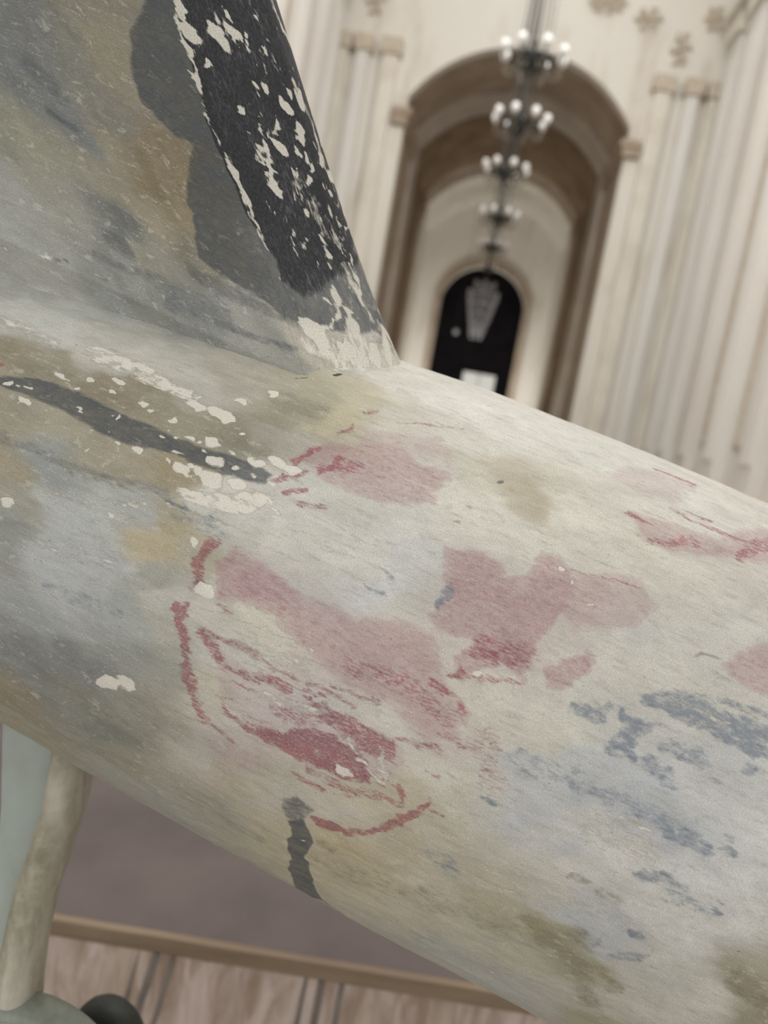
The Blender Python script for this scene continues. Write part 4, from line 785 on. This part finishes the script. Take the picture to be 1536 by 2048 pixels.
bm = bmesh.new()
for a in ((-.65, -.5, 3.8, 5.55), (2.1, 2.25, 3.8, 5.55), (-.5, 2.1, 3.8, 3.95), (-.5, 2.1, 5.4, 5.55), (.77, .83, 3.95, 5.4)): box(bm, a[0], a[1], 63.45, 63.7, a[2], a[3])
struct('window_frame', bm, M_dark, wd)
# imposts of the arches
def impost(x, y0, y1, z, m, p, wd_=.5):
    bm = bmesh.new(); s = 1 if x > 0 else -1
    box(bm, *sorted((x - s * .28, x + s * wd_)), y0, y1, z - .28, z, .03); box(bm, *sorted((x - s * .16, x + s * wd_)), y0 + .06, y1, z - .62, z - .28, .03)
    struct('impost', bm, m, p)
for s in (-1, 1):
    impost(s * 4.35, 31.7, 36, 13.1, M_brown, wf); impost(s * 4.45, 45.7, 47, 13.3, M_brown, bpy.data.objects['wall_inner_arch'])
    for i, (x, wd_) in enumerate(((5.25, .62), (6.35, .5), (7.2, .5))):
        bm = bmesh.new(); box(bm, s * x - wd_ / 2, s * x + wd_ / 2, 31.62, 32, .5, 14.9, .04)
        pl = struct('pilaster', bm, (M_trim, M_side, M_trim)[i], wf)
        bm = bmesh.new(); box(bm, s * x - wd_ / 2 - .12, s * x + wd_ / 2 + .12, 31.5, 32, 14.9, 15.5, .05); struct('capital', bm, M_ornament, wf)
        bm = bmesh.new(); box(bm, s * x - wd_ / 2 - .12, s * x + wd_ / 2 + .12, 31.5, 32, 0, .5, .04); struct('plinth', bm, M_trim, wf)
# faint ornaments above the front arch
rn = random.Random(8)
def rosette(x, z, w_, h_, k):
    bm = bmesh.new()
    for i in range(k):
        a = 2 * PI * i / k; tube(bm, [(x + .1 * w_ * math.cos(a), 31.97, z + .1 * h_ * math.sin(a)), (x + w_ * .35 * math.cos(a + .3), 31.9, z + h_ * .35 * math.sin(a + .3)), (x + w_ * .5 * math.cos(a), 31.96, z + h_ * .5 * math.sin(a))], [.05, .11, .04], 6)
    lathe(bm, [(.02, -.1), (.14, -.05), (.14, .05), (.02, .1)], 10, (x, 31.95, z)); struct('relief_ornament', bm, M_ornament, wf)
for x, z, a, b, k in ((-3.6, 18.2, 1.3, .8, 7), (-2.2, 18.0, 1.2, .8, 6), (2.6, 17.9, 1.5, .9, 8), (4.2, 17.5, 1.1, .9, 6), (-6.2, 16.9, .8, 1.3, 6), (5.6, 16.6, .8, 1.4, 6), (-.2, 19.2, 1.1, .8, 6), (6.6, 17.8, .8, 1.0, 6)): rosette(x, z, a, b, k)
# side walls with tall pilasters, their panels and the cornice; the hall is open behind
for nm, s in (('left', -1), ('right', 1)):
    wl = struct('wall_' + nm, box(bmesh.new(), *sorted((s * HX, s * (HX + .5))), -6, 56, 0, HZ), M_side)
    for k, y in enumerate((2.0, 6.0, 10.0, 13.6, 17.0, 20.2, 23.2, 26.0, 28.6, 30.7)):
        bm = bmesh.new(); box(bm, *sorted((s * (HX - .38), s * HX)), y - .55, y + .55, .9, 16.6, .05)
        for j in (-.28, 0, .28): box(bm, *sorted((s * (HX - .45), s * (HX - .36))), y + j - .07, y + j + .07, 1.6, 15.8, .02)
        struct('pilaster', bm, M_side, wl)
        bm = bmesh.new(); box(bm, *sorted((s * (HX - .56), s * HX)), y - .7, y + .7, 16.6, 17.3, .06); box(bm, *sorted((s * (HX - .48), s * HX)), y - .62, y + .62, 0, .9, .04); struct('capital', bm, M_trim, wl)
    for k, (y0, y1) in enumerate(((3.0, 5.0), (7.0, 9.0), (11.0, 12.6), (14.6, 16.0), (18.0, 19.3), (21.1, 22.3), (24.0, 25.2), (26.8, 27.8))):
        bm = bmesh.new(); x = s * (HX - .07); q = sorted((x, s * HX))
        for a in ((y0, y0 + .12, 2, 15), (y1 - .12, y1, 2, 15), (y0, y1, 2, 2.12), (y0, y1, 14.88, 15)): box(bm, q[0], q[1], a[0], a[1], a[2], a[3])
        struct('panel_moulding', bm, M_ornament, wl)
    bm = bmesh.new(); box(bm, *sorted((s * (HX - .8), s * HX)), -6, 31.4, 17.3, 17.8, .05); box(bm, *sorted((s * (HX - .5), s * HX)), -6, 31.4, 17.8, 18.3, .05); struct('cornice', bm, M_trim, wl)
# unseen ceiling, left open along the middle to let sky light into the hall
bm = bmesh.new(); OPX = 4.2
box(bm, -HX - .5, -OPX, -6, 32.5, HZ, HZ + .4); box(bm, OPX, HX + .5, -6, 32.5, HZ, HZ + .4)
for y in (-6, 2, 10, 18, 26, 31.5): box(bm, -OPX, OPX, y, y + 1.0, HZ, HZ + .4)
struct('ceiling', bm, M_trim)

# ------------------------------------------------------------------ chandeliers
def chandelier_proto(dark_shades):
    hub = bmesh.new(); lathe(hub, [(.03, -.42), (.07, -.38), (.04, -.30), (.16, -.2), (.30, -.12), (.36, -.04), (.37, .08), (.28, .12), (.07, .16), (.05, .34), (.09, .42), (.04, .52), (.02, .62)], 20)
    ring = bmesh.new(); lathe(ring, [(.50, -.04), (.56, -.04), (.58, .05), (.50, .05)], 28, close=True)
    arm = bmesh.new(); tube(arm, [(.30, 0, -.08), (.44, 0, -.28), (.62, 0, -.34), (.76, 0, -.22), (.80, 0, -.02), (.80, 0, .05)], [.03, .03, .028, .026, .025, .05], 6)
    shade = bmesh.new(); lathe(shade, [(.03, 0), (.07, .02), (.115, .10), (.125, .17), (.10, .24), (.085, .27), (.075, .26), (.09, .22), (.10, .16), (.06, .05)], 12, (.80, 0, .05))
    out = []
    for nm, b, m in (('hub', hub, M_bronze), ('ring', ring, M_bronze), ('arm', arm, M_arm), ('shade', shade, M_shade)):
        me = bpy.data.meshes.new(nm); b.normal_update(); b.to_mesh(me); b.free(); me.materials.append(m); me.polygons.foreach_set('use_smooth', [True] * len(me.polygons)); out.append(me)
    return out
HUB, RING, ARM, SHADE = chandelier_proto(0)
ords = (('nearest and largest bronze chandelier, with curved arms, at the top of the view', 17.4, .11, 9.1, .82), ('second bronze chandelier from the camera, its white glass shades against the brown arch', 21.0, .11, 9.13, .84),
        ('third bronze chandelier from the camera, hanging at the lower edge of the brown vault', 25.4, -.05, 9.26, .84), ('fourth bronze chandelier from the camera, thin curled arms against the pale end wall', 31.0, .02, 9.3, .9),
        ('fifth bronze chandelier from the camera, small arms against the pale end wall', 37.0, -.02, 9.5, .84), ('smallest dark bronze chandelier, just above the dark doorway', 44.0, -.06, 9.94, .5))
for lab, y, x, z, sc in ords:
    t = thing('chandelier', lab, 'chandelier', (x, y, z), 'bronze chandeliers down the middle of the hall'); t.scale = (sc,) * 3; r0 = rn.random()
    for me in (HUB, RING): link(me.name, me, None, t)
    for k in range(8):
        for me in (ARM, SHADE):
            o = link(me.name, me, None, t); o.rotation_euler = (0, 0, 2 * PI * (k + .35 + .3 * r0) / 8)
    top = ((HZ + .2 if y < 32 else (15.75 if y < 38.2 else 16.05)) - z) / sc + .3
    
    for k in range(6):
        a = 2 * PI * (k + .5 * r0) / 6; bm = bmesh.new(); rr = .009 if y < 30 else .014
        tube(bm, [(.38 * math.cos(a), .38 * math.sin(a), .08), (.12 * math.cos(a), .12 * math.sin(a), top)], rr, 5); obj('wire', bm, M_bronze, t)
    bm = bmesh.new(); tube(bm, [(0, 0, .7), (0, 0, top)], .012, 6); obj('rod', bm, M_bronze, t)
# crystal chandelier before the doorway
t = thing('crystal_chandelier', 'large tapering crystal chandelier of clear drops hanging before the dark doorway', 'chandelier', (-.05, 50.5, 9.0))
bm = bmesh.new(); tube(bm, [(0, 0, -1.5), (0, 0, 1.2), (0, 0, 7.1)], [.09, .06, .03], 8); obj('stem', bm, M_bronze, t)
for z, r in ((1.05, .62), (.45, .95), (-.15, .82), (-.75, .68), (-1.35, .5), (-1.75, .42)):
    bm = bmesh.new(); lathe(bm, [(r - .05, -.04), (r, -.04), (r, .04), (r - .05, .04)], 20, (0, 0, z), close=True)
    for k in range(6): tube(bm, [(0, 0, z - .1), (r * .5 * math.cos(k * PI / 3), r * .5 * math.sin(k * PI / 3), z - .18), (r * math.cos(k * PI / 3), r * math.sin(k * PI / 3), z)], .02, 5)
    tier = obj('tier', bm, M_crystal, t)
    n = int(r * 20); bm = bmesh.new()
    for k in range(n):
        a = 2 * PI * k / n
        for j in range(3):
            rr = r - .04 * j; zz = z - .1 - .17 * j
            lathe(bm, [(.01, -.09), (.07, -.02), (.06, .04), (.01, .09)], 6, (rr * math.cos(a), rr * math.sin(a), zz))
    o = obj('crystal_drops', bm, M_crystal, tier); o['kind'] = 'stuff'
    for k in range(6):
        a = 2 * PI * (k + .5) / 6; bm = bmesh.new()
        lathe(bm, [(.04, -.02), (.13, .04), (.15, .13), (.10, .22), (.08, .21), (.11, .13), (.06, .05)], 10, ((r + .02) * math.cos(a), (r + .02) * math.sin(a), z)); obj('cup', bm, M_crystal, tier)
bm = bmesh.new(); lathe(bm, [(.02, -.22), (.16, -.12), (.2, 0), (.16, .12), (.05, .2)], 14); t = thing('globe_lamp', 'single dim round glass lamp left of the crystal chandelier, in the doorway', 'lamp', (-1.44, 54.0, 7.35)); obj('globe', bm, M_crystal, t, True)
bm = bmesh.new(); tube(bm, [(0, 0, .18), (0, 0, 8.8)], .012, 5); obj('cord', bm, M_bronze, t)

# ------------------------------------------------------------------ the low platform behind the aircraft
ang = math.atan2(.081, .915); pl = thing('platform', 'low platform below the aircraft, mauve-grey top, tan edge strip and pale streaked front', 'platform', (-.18, 1.455, 0)); pl.rotation_euler = (0, 0, ang)
bm = bmesh.new(); box(bm, -2.2, 2.6, .008, 3.2, .0, .349); obj('top', bm, M_top, pl)
bm = bmesh.new(); box(bm, -2.2, 2.6, -.012, .008, .313, .351, .004); p_ = obj('edge_strip', bm, M_band, pl)
def front_material():
    m, nt, b = nodes('pinkish_streaked_front', .8, .2); v = mapped(nt, (1, 1, .22)); n = noise(nt, v, 26, 4, .6, .6); n2 = noise(nt, v, 9, 3)
    c = mixc(nt, ramp(nt, n, .38, .66), lin((196, 180, 172)), lin((148, 128, 112))); c = mixc(nt, ramp(nt, n2, .5, .7, 0, .5), c, lin((164, 148, 130)))
    nt.links.new(c, b.inputs['Base Color']); bump(nt, b, n, .4, .004); return m
M_front = front_material(); M_line = plain('grey_groove', (134, 126, 120), (112, 104, 98), 12, .8, .2)
nu = 900; nv = 24; U = np.linspace(-2.2, 2.6, nu); Wz = np.linspace(0, .313, nv); UU, ZZ = np.meshgrid(U, Wz, indexing='ij')
dep = .010 * vnoise(UU / .045, ZZ / .5, 91) + .008 * vnoise(UU / .11 + ZZ * .5, ZZ / .7, 92)
me = grid_mesh('front_cloth', np.stack([UU, -.006 + dep, ZZ], -1)); link('front_cloth', me, M_front, pl)
for x, wd_, ln in ((-.275, .008, .05), (-.240, .013, .065), (-.205, .009, .05), (.075, .007, .012), (.108, .012, .006), (.150, .009, 0), (-.72, .01, 0), (-.69, .012, 0), (.62, .01, 0)):
    bm = bmesh.new(); tube(bm, [(x - ln, -.005, 0), (x - ln * .35, -.006, .17), (x, -.005, .312)], wd_ * .7, 6); obj('fold_line', bm, M_line, pl)

# ------------------------------------------------------------------ the aircraft
paintm = paint_material(); bandm = paint_material('chipped_edge_band_paint', True)
base_p = at(20, 2200, .80); WZ = float(base_p.z) - 232 / 1540 * .80; BX, BY = float(base_p.x), float(base_p.y)
ac = thing('model_aircraft', 'large battered painted model aircraft, worn red roundel on its body and black-edged tail fin', 'aircraft', (BX, BY, WZ))
def place(V): return V @ CAM.T + EYE - np.array((BX, BY, WZ))
s = np.concatenate([np.linspace(-1.35, -.58, 24), np.linspace(-.575, .50, 800), np.linspace(.52, 1.1485, 40)])
th = np.radians(np.concatenate([np.linspace(-96, 96, 600), np.linspace(102, 258, 26)]))
TH, S = np.meshgrid(th, s, indexing='ij')
V = skin(S, TH); nrm = np.cos(TH)[..., None] * B1 + np.sin(TH)[..., None] * B2
V = V + (.0016 * fbm(S / .09, TH * .25 / .06, 61) + .0005 * fbm(S / .012, TH * .25 / .007, 71))[..., None] * nrm
me = grid_mesh('fuselage', place(V), closed_u=True); paint(me, S, TH * .25, BODY_SPOTS, BODY_STROKES); link('fuselage', me, paintm, ac)
bm = bmesh.new(); A_ = place(axis(np.array([-1.42, -1.34]))); tube(bm, [A_[0], A_[1]], [.02, .072], 24); obj('tail_cap', bm, plain('tail_cap_paint', (180, 178, 168), (150, 146, 128), 20), ac, True)
def finpart(name, w0, w1, nw, v0, v1, nv, lift):
    W_, V_ = np.meshgrid(np.linspace(w0, w1, nw), np.linspace(v0, v1, nv), indexing='ij'); P = fin(W_, V_)
    d = np.sign(W_ + 1e-9) * (.0009 * fbm(W_ / .05, V_ / .09, 81) + .0005 * fbm(W_ / .007, V_ / .014, 83))
    P = P + d[..., None] * NN + lift * BA
    me = grid_mesh(name, place(P)); return me, W_, V_
for nm, w0, w1, nw, nv in (('tail_fin', .098, .75, 320, 360), ('tail_fin_far_side', -.75, -.098, 40, 60)):
    me, W_, V_ = finpart(nm, w0, w1, nw, -.07, .62, nv, 0); paint(me, W_, V_, FIN_SPOTS, FIN_STROKES); link('tail_fin' if nm == 'tail_fin' else 'fin_side', me, paintm, ac)
me, W_, V_ = finpart('leading_edge', -.10, .10, 190, -.07, .62, 420, .0012); paint(me, W_, V_, FIN_SPOTS, FIN_STROKES); o = link('leading_edge', me, bandm, ac); o['label'] = 'black chipped rubber-like edge band with white paint flecks'
bm = bmesh.new()                                     # top cap of the fin
rim = [fin(np.array(x), np.array(.62)) for x in np.linspace(-.75, .75, 61)]; vs = [bm.verts.new(place(p[None])[0]) for p in rim]; bm.faces.new(vs); obj('fin_tip', bm, plain('fin_tip_paint', (60, 62, 66), (90, 92, 94), 20), ac)

# leg, panel and wheels under the body
def wmat(name, c1, c2, c3, sc):
    m, nt, b = nodes(name, .55, .35); v = mapped(nt, (1, 1, .35)); n = noise(nt, v, sc, 5, .65, .5); n2 = noise(nt, mapped(nt), sc * 6, 3)
    c = mixc(nt, ramp(nt, n, .35, .6), lin(c1), lin(c2)); c = mixc(nt, ramp(nt, n, .62, .7), c, lin(c3)); c = mixc(nt, ramp(nt, n2, .45, .75, 0, .3), c, lin(c3))
    nt.links.new(c, b.inputs['Base Color']); bump(nt, b, n2, .3, .002); return m
M_leg = wmat('leg_paint', (186, 180, 166), (134, 130, 108), (206, 202, 192), 16)
M_panel = wmat('grey_green_panel', (172, 180, 174), (158, 166, 158), (128, 126, 104), 5)
M_spat = wmat('spat_paint', (150, 156, 148), (120, 124, 112), (176, 178, 166), 9)
M_tyre = plain('dark_green_black_tyre', (48, 50, 44), (30, 32, 28), 20, .6, .35)
off = Vector((BX, BY, WZ))
cl = [((158, 1440), .80), ((153, 1510), .80), ((136, 1605), .80), ((108, 1690), .80), ((76, 1790), .80), ((56, 1880), .80), ((46, 1960), .80), ((40, 2040), .80), ((36, 2120), .80)]
bm = bmesh.new(); rings = []; n = 28
axd = (at(100, 1024, .8) - at(0, 1024, .8)).normalized(); dpt = Vector(CAM @ np.array((0, 0, -1.)))
for (p, d) in cl:
    c = at(p[0] - 4, p[1], d) - off; rw = .0205; rings.append([bm.verts.new(c + axd * (rw * math.cos(a)) * (1 if math.cos(a) > 0 else 1.0) + dpt * (.034 * math.sin(a))) for a in [2 * PI * k / n for k in range(n)]])
for r, q in zip(rings, rings[1:]):
    for k in range(n): bm.faces.new((r[k], r[(k + 1) % n], q[(k + 1) % n], q[k]))
bm.faces.new(rings[0][::-1]); bm.faces.new(rings[-1]); obj('leg', bm, M_leg, ac, True)
bm = bmesh.new(); qd = [(7, 1380), (126, 1400), (122, 1530), (100, 1640), (68, 1760), (38, 1860), (10, 1960), (2, 1960), (-14, 1800), (2, 1620)]
f = [bm.verts.new(at(x, y, .815) - off) for x, y in qd]; k_ = [bm.verts.new(at(x, y, .815) - off + dpt * .012) for x, y in qd]
bm.faces.new(f); bm.faces.new(k_[::-1])
for i in range(len(f)): bm.faces.new((f[i], k_[i], k_[(i + 1) % len(f)], f[(i + 1) % len(f)]))
bmesh.ops.recalc_face_normals(bm, faces=bm.faces); obj('leg_panel', bm, M_panel, ac)
def disc(name, cx, cy, d, rp, prof, m, n=72, par=None):          # turned about the line of sight across the body
    c = at(cx, cy, d) - off; ax = Vector((dpt.x, dpt.y, 0)).normalized(); upv = Vector((0, 0, 1)); sd = ax.cross(upv); bm = bmesh.new(); rings = []
    for r, t in prof: rings.append([bm.verts.new(c + (sd * math.cos(a) + upv * math.sin(a)) * (r * rp) + ax * t) for a in [2 * PI * k / n for k in range(n)]])
    for r, q in zip(rings, rings[1:]):
        for k in range(n): bm.faces.new((r[k], r[(k + 1) % n], q[(k + 1) % n], q[k]))
    bm.faces.new(rings[0][::-1]); bm.faces.new(rings[-1]); bmesh.ops.recalc_face_normals(bm, faces=bm.faces); return obj(name, bm, m, ac if par is None else par, True)
R1 = 232 / 1540 * .80
sp = disc('wheel_cover', 20, 2200, .80, R1, [(.83, .000), (.86, -.018), (.93, -.026), (.985, -.020), (1.0, -.006), (1.0, .008), (.96, .016), (.4, .02)], M_spat)
disc('cover_recess', 20, 2200, .80, R1, [(.2, -.016), (.5, -.012), (.78, -.004), (.845, .004), (.845, .02)], wmat('recess_paint', (96, 100, 88), (78, 82, 72), (120, 122, 108), 12), par=ac)
# the second wheel stands a little further back, on the same table top
d2 = 1.0; cy2 = at(215, 2075, d2); 
for _ in range(20):
    low = at(215, 2075, d2).z - 79 / 1540 * d2
    d2 += (low - WZ) / .8 * .8
R2 = 79 / 1540 * d2
tw = thing('loose_wheel', 'dark rubber wheel standing behind the curved grey wheel cover', 'wheel', tuple(Vector((at(215, 2075, d2).x, at(215, 2075, d2).y, WZ))))
cc = Vector((0, 0, R2)); hx = Vector((.25, .97, 0)).normalized(); sdv = hx.cross(Vector((0, 0, 1)))
def wheelpart(nm, prof, m, n=56):
    bm = bmesh.new(); rings = []
    for r, t_ in prof: rings.append([bm.verts.new(cc + (sdv * math.cos(a) + Vector((0, 0, 1)) * math.sin(a)) * (r * R2) + hx * t_) for a in [2 * PI * k / n for k in range(n)]])
    for r, q in zip(rings, rings[1:]):
        for k in range(n): bm.faces.new((r[k], r[(k + 1) % n], q[(k + 1) % n], q[k]))
    bm.faces.new(rings[0][::-1]); bm.faces.new(rings[-1]); bmesh.ops.recalc_face_normals(bm, faces=bm.faces); return obj(nm, bm, m, tw, True)
wheelpart('tyre', [(.5, -.016), (.72, -.02), (.9, -.018), (.98, -.01), (1, 0), (.98, .01), (.9, .018), (.72, .02), (.5, .016)], M_tyre)
wheelpart('hub', [(.05, -.021), (.2, -.02), (.3, -.017), (.49, -.0145), (.49, .0145), (.2, .02)], M_spat)
# display table under the wheels (its top stays just below the frame)
tb = thing('display_table', 'small round display table carrying the wheels', 'table', ((BX + tw.location.x) / 2, (BY + tw.location.y) / 2 - .0, 0))
bm = bmesh.new(); lathe(bm, [(.13, WZ - .03), (.143, WZ - .025), (.146, WZ - .008), (.14, WZ - .0005)], 64); obj('table_top', bm, M_band, tb)
bm = bmesh.new(); lathe(bm, [(.16, 0), (.16, .02), (.05, .05), (.03, .1), (.028, WZ - .1), (.08, WZ - .03)], 40); obj('pedestal', bm, M_trim, tb, True)
